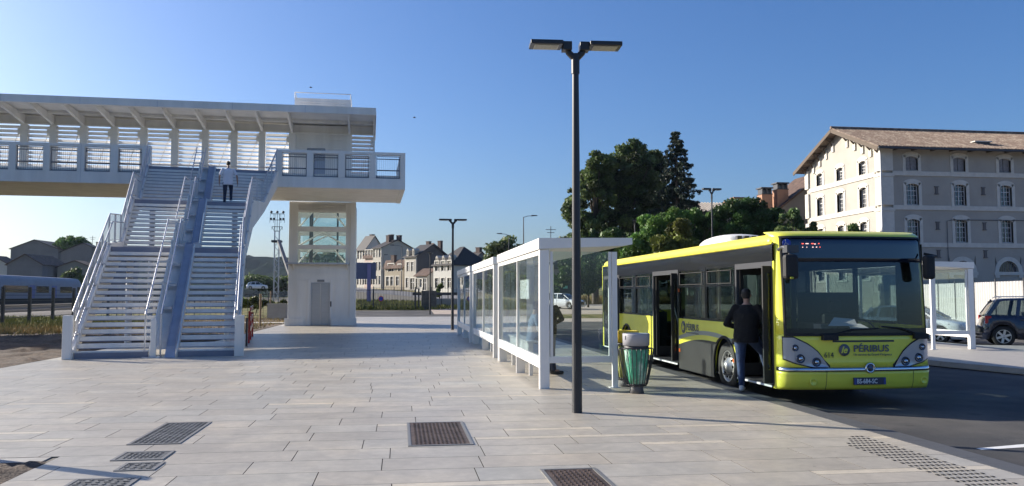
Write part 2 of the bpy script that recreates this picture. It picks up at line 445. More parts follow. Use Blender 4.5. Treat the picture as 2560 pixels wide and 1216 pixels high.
def add_spots(m, scale, thr, dark, streak=None):
    """small dark droppings and drips with a shape of their own, multiplied into the stone's colour"""
    nt = m.node_tree; b = nt.nodes['Principled BSDF']; src = b.inputs['Base Color'].links[0].from_socket
    tc = nt.nodes.new('ShaderNodeTexCoord'); v = nt.nodes.new('ShaderNodeTexVoronoi'); v.inputs['Scale'].default_value = scale; v.inputs['Randomness'].default_value = 1
    nt.links.new(tc.outputs['Object'], v.inputs['Vector'])
    n = nt.nodes.new('ShaderNodeTexNoise'); n.inputs['Scale'].default_value = .8; nt.links.new(tc.outputs['Object'], n.inputs['Vector'])
    th = nt.nodes.new('ShaderNodeMath'); th.operation = 'MULTIPLY'; th.inputs[1].default_value = thr * 2; nt.links.new(n.outputs[0], th.inputs[0])
    lt = nt.nodes.new('ShaderNodeMath'); lt.operation = 'LESS_THAN'; nt.links.new(v.outputs['Distance'], lt.inputs[0]); nt.links.new(th.outputs[0], lt.inputs[1])
    mr = nt.nodes.new('ShaderNodeMapRange'); mr.inputs[3].default_value = 1; mr.inputs[4].default_value = dark; nt.links.new(lt.outputs[0], mr.inputs[0])
    n2 = nt.nodes.new('ShaderNodeTexNoise'); n2.inputs['Scale'].default_value = 1.7; n2.inputs['Detail'].default_value = 10; n2.inputs['Roughness'].default_value = .75; nt.links.new(tc.outputs['Object'], n2.inputs['Vector'])
    m2 = nt.nodes.new('ShaderNodeMapRange'); m2.inputs[1].default_value = .40; m2.inputs[2].default_value = .62; m2.inputs[3].default_value = .87; m2.inputs[4].default_value = 1.05; nt.links.new(n2.outputs[0], m2.inputs[0])
    mu = nt.nodes.new('ShaderNodeMath'); mu.operation = 'MULTIPLY'; nt.links.new(mr.outputs[0], mu.inputs[0]); nt.links.new(m2.outputs[0], mu.inputs[1])
    sc = nt.nodes.new('ShaderNodeVectorMath'); sc.operation = 'SCALE'; nt.links.new(src, sc.inputs[0]); nt.links.new(mu.outputs[0], sc.inputs['Scale'])
    nt.links.new(sc.outputs[0], b.inputs['Base Color'])
add_spots(m_slab, 2.2, .035, .62)
add_spots(m_asph, 1.2, .10, .75)
# ================================================================== footbridge, lift tower, staircase
BA = R(2.14); BP = (-2.86, 40.6)
be1 = Vector((math.cos(BA), math.sin(BA), 0)); be2 = Vector((-math.sin(BA), math.cos(BA), 0))
def br(px, py, t):                       # pixel -> (s, z) on the bridge plane at depth t
    r = ray(px, py); o = Vector((0, 0, EYE)); P = Vector((BP[0], BP[1], 0)) + be2 * t
    k = (P - o).dot(be2) / r.dot(be2); q = o + r * k - P
    return q.dot(be1), o.z + r.z * k
m_white = mat('white_painted_steel', (.79, .775, .74), .45, var=.09, vscale=1.6, stretch=(1, 1, .12), col2=(.74, .71, .65), c2scale=.7, c2lo=.5, c2hi=.8)
m_galv = mat('galvanised_steel', (.50, .51, .55), .35, .6, var=.12, vscale=5)
m_tread = mat('grip_tread', (.74, .72, .68), .45, var=.10, vscale=3, bump=.1, bscale=60)
m_dark = mat('dark_metal', (.045, .047, .055), .5)
m_grill = mat('grille_wire', (.10, .11, .14), .45, .3)
m_glass = glass('clear_glass', (.86, .92, .91), 0, 1.5, dirt=.04)
FL = 7.68
foot = thing('footbridge', (BP[0], BP[1], 0), BA, 'long white covered steel footbridge with a louvred back wall, at left', 'footbridge')
sR = br(1013, 430, 0)[0]; sL = -45
dk = MB(); dk.box(sL, sR - .02, .26, 6.18, 6.93, 7.62)
dk.build('deck', m_white, foot)
sA = br(376, 400, 0)[0]; sB = br(690, 400, 0)[0]
def parapet(s0, s1, ops):
    m = MB()
    m.box(s0, s1, 0, .25, 6.9, 7.43); m.box(s0, s1, 0, .25, 8.60, 8.74)
    edges = [s0] + [e for o in ops for e in o] + [s1]
    for a, b in zip(edges[0::2], edges[1::2]):
        if b - a > .02: m.box(a, b, .0, .25, 7.43, 8.60)
    return m
opsR = [(br(a, 410, 0)[0], br(b, 410, 0)[0]) for a, b in ((705, 767), (783, 846), (862, 923), (940, 1001))]
opsL = [(br(a, 410, 0)[0], br(b, 410, 0)[0]) for a, b in ((-48, 20), (38, 107), (123, 192), (210, 275), (294, 354))]
per = opsL[2][0] - opsL[1][0]
s = opsL[0][0] - per
while s > sL + 1: opsL.insert(0, (s, s + 1.35)); s -= per
pl_m = parapet(sL, sA, opsL)
for a, b in opsL[::3]: pl_m.box(b + .16, b + .172, -.006, -.0015, 6.9, 7.43, 1); pl_m.box(b + .16, b + .172, -.006, -.0015, 7.43, 8.74, 1)
pl_m.build('parapet', [m_white, m_galv], foot)
pr = parapet(sB, sR, opsR)
pr.box(sR - .25, sR, .25, 6.2, 6.9, 7.43); pr.box(sR - .25, sR, .25, 6.2, 8.60, 8.74)
for t in (.25, 1.9, 3.6, 5.3): pr.box(sR - .25, sR, t, t + .3, 7.43, 8.60)
pr.build('parapet', m_white, foot, bevel=.01)
def grille(s0, s1, z0=7.47, z1=8.56, t=.14):
    m = MB(); e = .03
    m.box(s0 + .02, s1 - .02, t - .02, t + .02, z1 - e, z1); m.box(s0 + .02, s1 - .02, t - .02, t + .02, z0, z0 + e)
    m.box(s0 + .02, s0 + .05, t - .02, t + .02, z0 + e, z1 - e); m.box(s1 - .05, s1 - .02, t - .02, t + .02, z0 + e, z1 - e)
    m.box(s0 + .05, s1 - .05, t - .02, t + .02, z1 - .16, z1 - .12)
    m.box(s0 + .05, s1 - .05, t - .03, t + .03, z0 + .36, z0 + .41)
    n = int((s1 - s0) / .09)
    for k in range(1, n):
        x = s0 + (s1 - s0) * k / n; m.box(x - .004, x + .004, t - .004, t + .004, z0 + e, z1 - e)
    return m
for a, b in opsL + opsR: grille(a, b).build('parapet_grille', m_grill, foot)
# canopy roof
m_lou = bpy.data.materials.new('translucent_louvre'); m_lou.use_nodes = True; nt = m_lou.node_tree; b_ = nt.nodes['Principled BSDF']
b_.inputs['Base Color'].default_value = (.8, .8, .82, 1); b_.inputs['Roughness'].default_value = .4
t_ = nt.nodes.new('ShaderNodeBsdfTranslucent'); t_.inputs[0].default_value = (.85, .85, .88, 1); x_m = nt.nodes.new('ShaderNodeMixShader'); x_m.inputs[0].default_value = .6
nt.links.new(b_.outputs[0], x_m.inputs[1]); nt.links.new(t_.outputs[0], x_m.inputs[2]); nt.links.new(x_m.outputs[0], nt.nodes['Material Output'].inputs[0])
sRoof = br(940, 280, 2.3)[0]
rf = MB()
rf.box(sL, sRoof, 2.3, 2.5, 11.10, 11.47)
rf.prism([(2.5, 11.36), (2.5, 11.46), (7.6, 11.30), (7.6, 11.20)], 'x', sL, sRoof)
rf.box(sL, sRoof, 4.9, 5.05, 11.12, 11.28)
x_ = sRoof - 3.6
while x_ > sL: rf.box(x_ - .008, x_ + .008, 2.293, 2.2985, 11.10, 11.47, 1); x_ -= 3.6
rf.build('roof', [m_white, m_galv], foot)
bk = MB(); bk.box(sL, sRoof, 5.95, 6.2, 10.78, 11.18); bk.box(sL, sRoof, 5.86, 5.95, 10.70, 10.78)
bk.build('roof_beam', m_white, foot)
wins = [(71, 126), (143, 202), (221, 278), (297, 352), (371, 430), (445, 506), (521, 578), (591, 648), (666, 723)]
wS = [(br(a, 360, 6.1)[0], br(b, 360, 6.1)[0]) for a, b in wins]
per = (wS[-1][0] - wS[0][0]) / 8
s = wS[0][0] - per
while s > sL + 1: wS.insert(0, (s, s + per * .77)); s -= per
wS.append((br(880, 360, 6.1)[0], br(933, 360, 6.1)[0]))
colx = []
for a, b in wS[:-1]: colx.append((b, b + per * .23))
e = wS[-1]; colx += [(e[0] - .28, e[0]), (e[1], sRoof - .02)]
for a, b in colx:
    c = MB(); c.box(a, b, 5.9, 6.2, FL, 10.70); c.build('column', m_white, foot)
    h = MB(); x = (a + b) / 2
    h.prism([(2.5, 11.34), (2.5, 11.12), (5.9, 10.72), (5.9, 11.2)], 'x', x - .06, x + .06)
    h.build('roof_bracket', m_white, foot)
for a, b in wS:
    l = MB(); z = FL + .12
    while z < 10.68:
        l.beam((a, 5.975, z), (b, 5.975, z), .02, .035, 0)
        l.add([(a, 5.99, z), (b, 5.99, z), (b, 6.10, z + .17), (a, 6.10, z + .17)], [(0, 1, 2, 3)], 1); z += .224
    l.build('louvre', [m_white, m_lou], foot)
    d = MB(); d.tube([(a + .25, 6.0, FL + .1), (b - .08, 6.0, 10.3)], .022, 6); d.box(b - .14, b, 5.93, 6.02, 10.2, 10.5)
    d.build('tie_rod', m_white, foot)
hr = MB(); hr.tube([(sL, 5.8, 8.72), (wS[-2][1] + .2, 5.8, 8.72)], .03, 6); hr.build('handrail', m_galv, foot)
ef = MB(); ef.prism([(2.5, 11.34), (2.5, 11.12), (5.9, 10.72), (7.5, 10.72), (7.5, 11.18)], 'x', sRoof - .05, sRoof + .02); ef.build('end_fascia', m_white, foot)

# ---- lift tower
tower = thing('lift_tower', (BP[0], BP[1], 0), BA, 'white lift tower with steel doors, carrying the right end of the footbridge', 'lift tower')
T0 = 6.22; TD = 3.6
x0 = br(722, 600, T0)[0]; x1 = br(889, 600, T0)[0]
def bx(px): return br(px, 700, T0)[0]
def bz(px, py): return br(px, py, T0)[1]
wl, wr = bx(743), bx(863)
zz = lambda py: bz(800, py)
dl, dr = bx(778), bx(825)
zdoor = zz(707)
sh = MB()
# lower front wall round the door
sh.box(x0, dl, T0, T0 + .25, 0, zz(664)); sh.box(dr, x1 - .3, T0, T0 + .25, 0, zz(664)); sh.box(dl, dr, T0, T0 + .25, zdoor, zz(664))
# corner columns
sh.box(x0, wl, T0 - .0, T0 + .4, zz(664), 6.92); sh.box(wr, x1 - .3, T0, T0 + .4, zz(664), 6.92)
sh.box(x1 - .3, x1, T0 - .08, T0 + .4, 0, 6.92)
for a, b in ((657, 664), (613, 623), (567, 579), (503, 531)):
    sh.box(wl, wr, T0 + .003, T0 + .3, zz(b), zz(a)) if a != 503 else sh.box(wl, wr, T0 + .003, T0 + .3, zz(b), 6.92)
# side and back
sh.box(x0, x0 + .3, T0 + .4, T0 + TD, 0, zz(664)); sh.box(x1 - .3, x1, T0 + .4, T0 + TD, 0, zz(664)); sh.box(x0 + .3, x1 - .3, T0 + TD - .25, T0 + TD, 0, zz(664))
for xx in (x0, x1 - .35): sh.box(xx, xx + .35, T0 + TD - .35, T0 + TD, zz(664), 6.92)
for a, b in ((657, 664), (613, 623), (567, 579), (503, 531)):
    z0_, z1_ = zz(b), (zz(a) if a != 503 else 6.92)
    for xx in (x0 + .02, x1 - .27): sh.box(xx, xx + .25, T0 + .4, T0 + TD - .35, z0_, z1_)
    sh.box(x0 + .35, x1 - .35, T0 + TD - .25, T0 + TD - .02, z0_, z1_)
sh.build('shaft', m_white, tower, bevel=.012)
pl = MB(); pl.box(x0 - .16, dl - .35, T0 - .08, T0 - .003, 0, .42); pl.box(dr + .1, x1 + .1, T0 - .16, T0 - .083, 0, .42)
pl.box(dl - .2, dl - .06, T0 - .05, T0 - .003, 0, zdoor + .15); pl.box(dr + .02, dr + .1, T0 - .05, T0 - .003, .42, zdoor + .15)
pl.build('plinth', m_white, tower, bevel=.01)
pn = MB()
for a, b in ((bx(741), bx(770)), (bx(838), bx(864))):
    z0_, z1_ = .75, zz(700)
    for (p, q, r1, r2) in ((a, b, z0_, z0_ + .04), (a, b, z1_ - .04, z1_), (a, a + .04, z0_ + .04, z1_ - .04), (b - .04, b, z0_ + .04, z1_ - .04)):
        pn.box(p, q, T0 - .045, T0 - .003, r1, r2)
pn.box(bx(741), bx(866), T0 - .03, T0 - .003, zz(686), zz(682))
pn.build('wall_panel', m_white, tower)
for i in range(2):
    d = MB(); mid = (dl + dr) / 2; a, b = (dl + .03, mid - .008) if i == 0 else (mid + .008, dr - .03)
    d.box(a, b, T0 + .06, T0 + .1, 0.02, zdoor - .04)
    d.build('lift_door', mat('brushed_steel', (.46, .455, .45), .42, .6, var=.06, vscale=2, stretch=(1, 1, 12)), tower)
fr = MB(); fr.box(dl, dl + .03, T0 - .02, T0 + .12, 0, zdoor); fr.box(dr - .03, dr, T0 - .02, T0 + .12, 0, zdoor); fr.box(dl + .03, dr - .03, T0 - .02, T0 + .12, zdoor - .04, zdoor)
fr.build('door_frame', m_galv, tower)
ds = MB(); ds.box(bx(793), bx(811), T0 - .03, T0 - .003, zz(705), zz(700)); ds.build('floor_display', mat('display_panel', (.25, .25, .25), .3), tower)
cp = MB(); cp.box(bx(826.5), bx(829.5), T0 - .07, T0 - .052, zz(767), zz(754)); cp.build('call_panel', m_dark, tower)
lg = MB(); lg.box(x0 - .1, bx(873), T0 - .45, T0 - .003, zz(661.5), zz(658)); lg.build('canopy', m_galv, tower)
for px in (733, 868):
    c = MB(); a = bx(px); c.prism([(T0 - .4, zz(661.5) - .004), (T0 - .004, zz(661.5) - .004), (T0 - .004, zz(676))], 'x', a - .03, a + .03); c.build('canopy_bracket', m_white, tower)
lv = MB(); z = zz(526)
while z < 6.88: lv.beam((wl + .02, T0 - .02, z), (wr - .02, T0 - .02, z), .06, .02, up=(0, -1, 1)); z += .075
lv.build('louvre', m_white, tower)
for (a, b) in ((531, 567), (579, 613), (623, 657)):
    gl = MB(); gl.box(wl, wr, T0 + .1, T0 + .11, zz(b), zz(a)); gl.build('window_pane', m_glass, tower)
    gl = MB(); gl.box(wl, wr, T0 + TD - .15, T0 + TD - .14, zz(b), zz(a)); gl.build('window_pane', m_glass, tower)
    ib = MB(); za, zb_ = zz(b), zz(a); xm = (wl + wr) / 2
    if a == 579:
        ib.tube([(wl, T0 + .7, za), (xm, T0 + .7, zb_)], .05, 6); ib.tube([(wr, T0 + .7, za), (xm, T0 + .7, zb_)], .05, 6)
        ib.tube([(wl, T0 + 3, za), (xm + .2, T0 + 3, zb_)], .04, 6); ib.tube([(wr, T0 + 3, za), (xm + .2, T0 + 3, zb_)], .04, 6)
    else:
        ib.tube([(wl, T0 + .7, za), (xm - .4, T0 + .7, zb_ + .3)], .05, 6); ib.tube([(wr, T0 + .7, za), (xm + .4, T0 + .7, zb_ + .3)], .05, 6)
        ib.tube([(wl + .3, T0 + 3, za), (xm - .2, T0 + 3, zb_ + .3)], .04, 6)
    ib.build('brace', m_white, tower)
gd = MB()
for px in (771, 776, 841): a = bx(px); gd.box(a - .05, a + .05, T0 + .9, T0 + 1.0, 3.0, 6.9)
gd.build('guide_rail', m_dark, tower)
# upper lobby between deck and roof, and machine box above
up_ = MB(); a, b = br(726, 400, 6.1)[0], br(868, 400, 6.1)[0]
up_.box(a + .01, b, 5.98, T0 + 3.4, FL, 11.15)
u = up_.build('upper_lobby', m_white, tower)
ud = MB()
for k in range(12):
    z = 9.2 + k * .13
    ud.box(a + .35, b - .25, 5.955, 5.977, z, z + .11)
ud.box(a + .9, a + 1.9, 5.955, 5.977, FL, 9.9, 1)
ud.build('lobby_door', [m_white, mat('lobby_steel', (.36, .38, .43), .4, .5)], tower)
a, b = br(736, 300, 6.6)[0], br(876, 300, 6.6)[0]
mr = MB(); mr.box(a, b, 6.6, 9.6, 11.2, 12.86)
for k in range(7): mr.box(a + .3, b - .3, 6.57, 6.6, 11.9 + k * .12, 11.96 + k * .12)
mr.build('machine_housing', m_white, tower)
rl = MB(); z = 13.18
rl.tube([(a, 9.5, z), (a, 6.65, z), (b, 6.65, z), (b, 9.5, z)], .025, 6)
for x in (a, b): rl.tube([(x, 6.65, 12.86), (x, 6.65, z)], .025, 6); rl.tube([(x, 9.4, 12.86), (x, 9.4, z)], .025, 6)
rl.build('roof_rail', m_white, tower)

# ---- staircase
SA_ = R(9.2)
stair = thing('staircase', (-6.6, 23.75, 0), SA_, 'wide white open riser steel staircase with galvanised rails climbing to the footbridge', 'staircase')
RI = 7.68 / 42; TR = .30; LD = 2.4
def flights():
    y = 0; z = 0; out = []
    for n in (18, 12, 12):
        out.append((y, z, n)); y += (n - 1) * TR; z += n * RI; y += LD
    return out
FLT = flights()                                     # (y at first riser, z, risers)
XL = (-2.02, -.2); XR = (.56, 2.02)
LAND = mat('landing_steel', (.20, .21, .27), .4, .4, var=.1, vscale=2)
YL1 = FLT[2][0] - LD; YTOP = FLT[2][0] + 11 * TR + LD
def flL(y): return .0 if y < 7.5 else .43 * (y - 7.5) / (YTOP - 7.5)
def flR(y): return (.0 if y < 7.5 else .2 * (y - 7.5) / (YL1 - 7.5)) if y < YL1 else .2 + 1.05 * (y - YL1) / (YTOP - LD - YL1)
def hexa(m, y0, y1, a0, b0, a1, b1, z0, z1):
    vs = [(a0, y0, z0), (b0, y0, z0), (b1, y1, z0), (a1, y1, z0), (a0, y0, z1), (b0, y0, z1), (b1, y1, z1), (a1, y1, z1)]
    return m.add(vs, [(0, 3, 2, 1), (4, 5, 6, 7), (0, 1, 5, 4), (1, 2, 6, 5), (2, 3, 7, 6), (3, 0, 4, 7)])
for side, (xa, xb) in (('l', XL), ('r', XR)):
    for (y0, z0, n) in FLT:
        m = MB()
        for k in range(n - 1):
            y = y0 + k * TR; z = z0 + (k + 1) * RI; y2 = y + TR + .02
            ea = lambda q: (xa - flL(q), xb) if side == 'l' else (xa, xb + flR(q))
            a0, b0 = ea(y); a1, b1 = ea(y2)
            hexa(m, y, y2, a0, b0, a1, b1, z - .03, z)
            m.box(a0, b0, y - .025, y - .001, z - .106, z); m.box(a0, b0, y - .022, y - .003, z - .128, z - .1065, 1)
        m.build('flight', [m_tread, LAND], stair)
nose = []
for (y0, z0, n) in FLT:
    ye = y0 + (n - 1) * TR; ze = z0 + n * RI
    nose += [(y0, z0 + RI), (ye, ze)]
    m = MB(); hexa(m, ye - .03, ye + LD, XL[0] - flL(ye), XR[1] + flR(ye), XL[0] - flL(ye + LD), XR[1] + min(1.25, flR(ye + LD)), ze - .2, ze)
    m.build('landing', LAND, stair)
nose.append((nose[-1][0] + LD, nose[-1][1]))
ft = MB(); ft.box(XL[0], XL[1], -.1, -.03, 0, .15); ft.box(XR[0], XR[1], -.1, -.03, 0, .15); ft.build('toe_plate', LAND, stair)
def xo(x, y): return x - flL(y) if x < -1.5 else x + min(1.25, flR(y)) if x > 1.5 else x
def stringer(xa, xb, top, dep):
    P = [(-.12, .0)] + nose; m = MB(); vs = []
    for i, (y, z) in enumerate(P):
        zt = z + top if i else .25; zl = (max(0.0, z - dep) if dep < .45 else max(0.0, min(z - .3, .43 * (y - .45)))) if i else 0
        a, b = xo(xa, y), xo(xb, y); vs += [(a, y, zl), (b, y, zl), (b, y, zt), (a, y, zt)]
    for i in range(len(P) - 1):
        o = i * 4
        for k in range(4): m.add([vs[o + k], vs[o + (k + 1) % 4], vs[o + 4 + (k + 1) % 4], vs[o + 4 + k]], [(0, 1, 2, 3)])
    m.add(vs[:4], [(3, 2, 1, 0)]); m.add(vs[-4:], [(0, 1, 2, 3)])
    return m
stringer(-2.14, -2.03, .12, .5).build('stringer', m_white, stair)
stringer(2.03, 2.14, .12, 1.15).build('stringer', m_white, stair)
stringer(-.18, -.11, .12, .4).build('stringer', m_white, stair)
stringer(.51, .55, .12, .4).build('stringer', m_white, stair)
rampm = mat('ramp_steel', (.42, .42, .47), .5, .0, var=.12, vscale=3)
rp = MB()
for (a, b) in zip(nose, nose[1:]):
    rp.add([(.26, a[0], a[1] + .1), (.48, a[0], a[1] + .1), (.48, b[0], b[1] + .1), (.26, b[0], b[1] + .1), (.26, a[0], a[1] + .04), (.48, a[0], a[1] + .04), (.48, b[0], b[1] + .04), (.26, b[0], b[1] + .04)],
           [(0, 1, 2, 3), (4, 7, 6, 5), (0, 4, 5, 1), (0, 3, 7, 4), (1, 5, 6, 2)])
    for x in (.24, .481): rp.add([(x, a[0], a[1] + .1), (x + .02, a[0], a[1] + .1), (x + .02, b[0], b[1] + .1), (x, b[0], b[1] + .1), (x, a[0], a[1] + .17), (x + .02, a[0], a[1] + .17), (x + .02, b[0], b[1] + .17), (x, b[0], b[1] + .17)], [(0, 3, 2, 1), (4, 5, 6, 7), (0, 1, 5, 4), (2, 3, 7, 6), (0, 4, 7, 3), (1, 2, 6, 5)])
rp.add([(.24, -.3, 0), (.50, -.3, 0), (.50, 0, nose[0][1] + .1), (.24, 0, nose[0][1] + .1)], [(0, 1, 2, 3)])
rp.build('bike_ramp', rampm, stair)
cv = MB()
for (a, b) in zip(nose, nose[1:]): cv.add([(-.10, a[0], a[1] + .03), (.235, a[0], a[1] + .03), (.235, b[0], b[1] + .03), (-.10, b[0], b[1] + .03)], [(0, 1, 2, 3)])
cv.build('gutter_plate', m_tread, stair)
def nz(y):
    for (a, b) in zip(nose, nose[1:]):
        if a[0] <= y <= b[0]: return a[1] + (b[1] - a[1]) * (y - a[0]) / (b[0] - a[0])
    return nose[0][1] if y < 0 else nose[-1][1]
ENDY = nose[-2][0]
def rail_run(x, h, y0=0.0, y1=ENDY, r=.024):
    pts = [(xo(x, y0), y0, nz(y0) + h)] + [(xo(x, y), y, z + h) for y, z in nose if y0 < y < y1] + [(xo(x, y1), y1, nz(y1) + h)]
    return MB().tube(pts, r, 7)
def outer_rail(x, side):
    rail_run(x, 1.08).build('handrail', m_galv, stair)
    rail_run(x - side * .08, .82).build('handrail', m_galv, stair)
    rail_run(x, .2, r=.018).build('lower_rail', m_galv, stair)
    y = .55
    while y < ENDY:
        p = MB(); z = nz(y); X = xo(x, y); p.box(X - .025, X + .025, y - .035, y + .035, z - .1, z + 1.06)
        p.box(X - .07, X + .07, y - .09, y + .09, z + .10, z + .15)
        p.build('rail_post', m_galv, stair); y += 1.12
    w = MB(); y = .1
    while y < ENDY:
        z = nz(y); X = xo(x, y); w.box(X - .005, X + .005, y - .005, y + .005, z + .22, z + 1.05); y += .13
    w.build('infill_bars', m_galv, stair)
outer_rail(-2.09, -1); outer_rail(2.09, 1)
for x in (-.30, .10):
    rail_run(x, .98).build('handrail', m_galv, stair)
    t = MB(); t.tube([(x, -.02, 0), (x, -.02, nz(0) + .98)], .022, 7); t.build('rail_post', m_galv, stair)
y = 1.6
while y < ENDY:
    p = MB(); z = nz(y); p.box(-.08, -.02, y - .04, y + .04, z, z + .95); p.box(-.30, .10, y - .02, y + .02, z + .86, z + .90)
    p.build('rail_post', m_galv, stair)
    p = MB(); p.box(.0, .2, y - .08, y + .08, z + .13, z + .2); p.build('post_shoe', m_galv, stair); y += 1.12
cpn = MB()
pts = [(y, z + .86) for y, z in nose[:-1]] + [(y, z + .1) for y, z in nose[:-1]][::-1]
cpn.prism(pts, 'x', -.06, -.04); cpn.build('divider_panel', m_white, stair)
for (xa, xb, h) in ((-2.27, -2.05, 1.16), (2.03, 2.28, 1.14), (-.13, .01, 1.05)):
    m = MB(); m.box(xa, xb, -.32, -.13, 0, h); m.build('end_post', m_white, stair, bevel=.01)
bpz = MB(); bpz.box(-.34, .14, -.42, -.0, .0, .02); bpz.build('base_plate', m_galv, stair)
# props under the stairs
for yy in (6.2, 11.8):
    pp = MB()
    for xx in (-1.6, 1.6): pp.tube([(xx, yy, -.1), (xx, yy, nz(yy) - .3)], .11, 10)
    pp.box(-2.0, 2.0, yy - .1, yy + .1, nz(yy) - .42, nz(yy) - .205); pp.build('support_frame', m_white, stair)
# ================================================================== bus shelters, lamps, bins, covers
m_sw = mat('shelter_white', (.80, .79, .77), .35, var=.04, vscale=2)
m_sglass = glass('shelter_glass', (.90, .955, .95), 0, 1.55, dirt=.02)
m_blk = mat('black_powder_coat', (.018, .02, .026), .42, var=.1, vscale=4)
def make_shelter(label, group, loc, mirror=False, seat=True, poster=True):
    sg = -1 if mirror else 1
    t = thing('bus_shelter', loc, 0, label, 'bus shelter', group)
    def bxs(m, x0, x1, *a): return m.box(x0 * sg, x1 * sg, *a)
    L = 6.45
    m = MB(); bxs(m, 0, .18, 0, .13, 0, 2.53); m.build('post', m_sw, t, bevel=.006)
    m = MB(); bxs(m, 0, .12, L - .12, L, 0, 2.53); m.build('post', m_sw, t, bevel=.006)
    for y in (.02, L - .1):
        m = MB(); bxs(m, 1.36, 1.46, y, y + .07, .0, 2.50); bxs(m, 1.30, 1.50, y - .03, y + .1, 0, .012); m.build('post', m_sw, t, bevel=.004)
    # roof with deep back fascia, thinning towards the kerb
    m = MB(); z = 2.74
    prof = [(-.02, z), (1.74, z + .02), (1.74, z - .10), (1.55, z - .13), (-.02, z - .20)]
    m.prism([(p[0] * sg, p[1]) for p in prof], 'y', -.03, L + .03); m.build('roof', m_sw, t, bevel=.005)
    m = MB(); bxs(m, .02, .10, .13, L - .12, 2.44, 2.53); bxs(m, .02, .10, .13, L - .12, .36, .56)
    m.build('frame_rail', m_sw, t, bevel=.004)
    for y in (3.15,):
        m = MB(); bxs(m, .03, .09, y, y + .06, .56, 2.44); m.build('mullion', m_sw, t)
    for y in (3.1, 6.2):
        m = MB(); bxs(m, .01, .20, y, y + .05, 0, .358); m.build('foot', m_sw, t)
    for (a, b) in ((.13, 3.15), (3.21, L - .12)):
        m = MB(); bxs(m, .055, .065, a, b, .56, 2.44); m.build('glass_pane', m_sglass, t)
    m = MB(); bxs(m, .18, 1.36, .03, .10, .46, .58); m.build('frame_rail', m_sw, t, bevel=.004)
    for x in (.20, 1.30):
        m = MB(); bxs(m, x, x + .05, .03, .08, .582, 2.5); m.build('frame_strip', m_sw, t)
    m = MB(); bxs(m, .25, 1.30, .05, .058, .58, 2.5); m.build('glass_pane', m_sglass, t)
    m = MB(); bxs(m, .12, 1.36, L - .06, L - .052, .58, 2.5); m.build('glass_pane', m_sglass, t)
    if seat:
        m = MB(); bxs(m, .12, .40, 2.3, 5.4, .70, .73); bxs(m, .16, .19, 2.4, 5.3, .45, .70)
        for y in (2.5, 5.2): bxs(m, .2, .28, y, y + .05, 0, .70)
        m.build('bench', m_sw, t)
    if poster:
        m = MB(); bxs(m, .070, .078, 1.75, 2.95, 1.62, 2.02); m.build('notice', mat('paper', (.78, .80, .80), .7), t)
    return t
sg_ = 'white bus shelters in a row along the kerb'
s1 = make_shelter('nearest white glazed bus shelter, behind the tall lamp post', sg_, (2.53, 14.78, 0))
s2 = clone(s1, (2.53, 22.25, 0), None, 'white glazed bus shelter in the middle of the row of three', sg_)
for c in kids(s2):
    if c.name.startswith('notice'): bpy.data.objects.remove(c)
s3 = clone(s2, (2.49, 29.4, 0), None, 'white glazed bus shelter farthest away in the row, by the small black lamp post', sg_)
make_shelter('white bus shelter right of the bus, before the parked white car', None, (17.98, 23.75, 0), mirror=True, seat=False, poster=False)

# ---- twin-headed lamp posts
m_lens = mat('lamp_lens', (.42, .41, .36), .35, var=.25, vscale=30)
def make_lamp(h=5.40):
    t = thing('lamp_post', (0, 0, 0), 0, 'x', 'lamp post', 'black twin-headed lamp posts')
    m = MB(); m.tube([(0, 0, 0), (0, 0, .02), (0, 0, 2), (0, 0, h - .3)], [.074, .074, .066, .048], 20); m.build('pole', m_blk, t)
    m = MB(); m.tube([(0, 0, h - .42), (0, 0, h - .12)], .062, 16); m.tube([(0, 0, h - .2), (-.1, 0, h - .1), (-.15, 0, h + .02)], [.055, .05, .04], 10)
    m.tube([(0, 0, h - .2), (.1, 0, h - .1), (.15, 0, h + .02)], [.055, .05, .04], 10)
    m.build('fork', m_blk, t)
    m = MB(); m.box(-.035, .035, -.078, -.06, .6, 1.0); m.build('hatch', m_blk, t)
    for s in (-1, 1):
        m = MB(); m.box(s * .06, s * .20, -.09, .09, h - .08, h + .05); m.box(s * .20, s * .68, -.16, .16, h - .02, h + .045)
        hd = m.build('lamp_head', m_blk, t, bevel=.01)
        g = MB(); g.box(s * .26, s * .62, -.12, .12, h - .028, h - .021)
        for k in range(4): g.box(s * .27, s * .61, -.10 + k * .055, -.07 + k * .055, h - .034, h - .028)
        g.build('lens', m_lens, hd)
    return t
lp = make_lamp()
lp.location = (2.56, 11.77, 0); lp.rotation_euler = (0, 0, R(-3)); lp['label'] = 'tall black twin-headed lamp post in the foreground, in front of the near bus shelter'
l2 = clone(lp, (2.57, 40.4, 0), R(0), 'black twin-headed lamp post beyond the far end of the shelter row')
l3 = clone(lp, (2.62, 72.0, 0), R(75), 'small distant black lamp post standing by the grass right of the gate')
q = atD(1781, 600, 57)
l4 = clone(lp, (q.x, q.y, 0), R(4), 'black twin-headed lamp post rising behind the bus roof in front of the trees'); l4.scale = (1, 1, 1.68)
q = atD(1588, 640, 66)
l5 = clone(lp, (q.x, q.y, 0), R(70), 'thin dark lamp post against the trees just behind the rear of the bus'); l5.scale = (1, 1, 1.42)
def make_street_lamp(name_loc, h, arm, label, rz=0, double=False):
    t = thing('street_lamp', name_loc, rz, label, 'street lamp', 'grey arched street lamps along the far street')
    m = MB(); m.tube([(0, 0, 0), (0, 0, h * .5), (0, 0, h)], [.11, .08, .05], 8); m.build('pole', m_dark, t)
    m = MB(); m.tube([(0, 0, h - .05), (arm * .5, 0, h + .12), (arm, 0, h + .16)], .035, 6); m.build('arm', m_dark, t)
    m = MB(); m.prism([(arm - .05, h + .10), (arm + .7, h + .16), (arm + .7, h + .24), (arm, h + .26)], 'y', -.13, .13); m.build('lamp_head', m_dark, t)
    return t
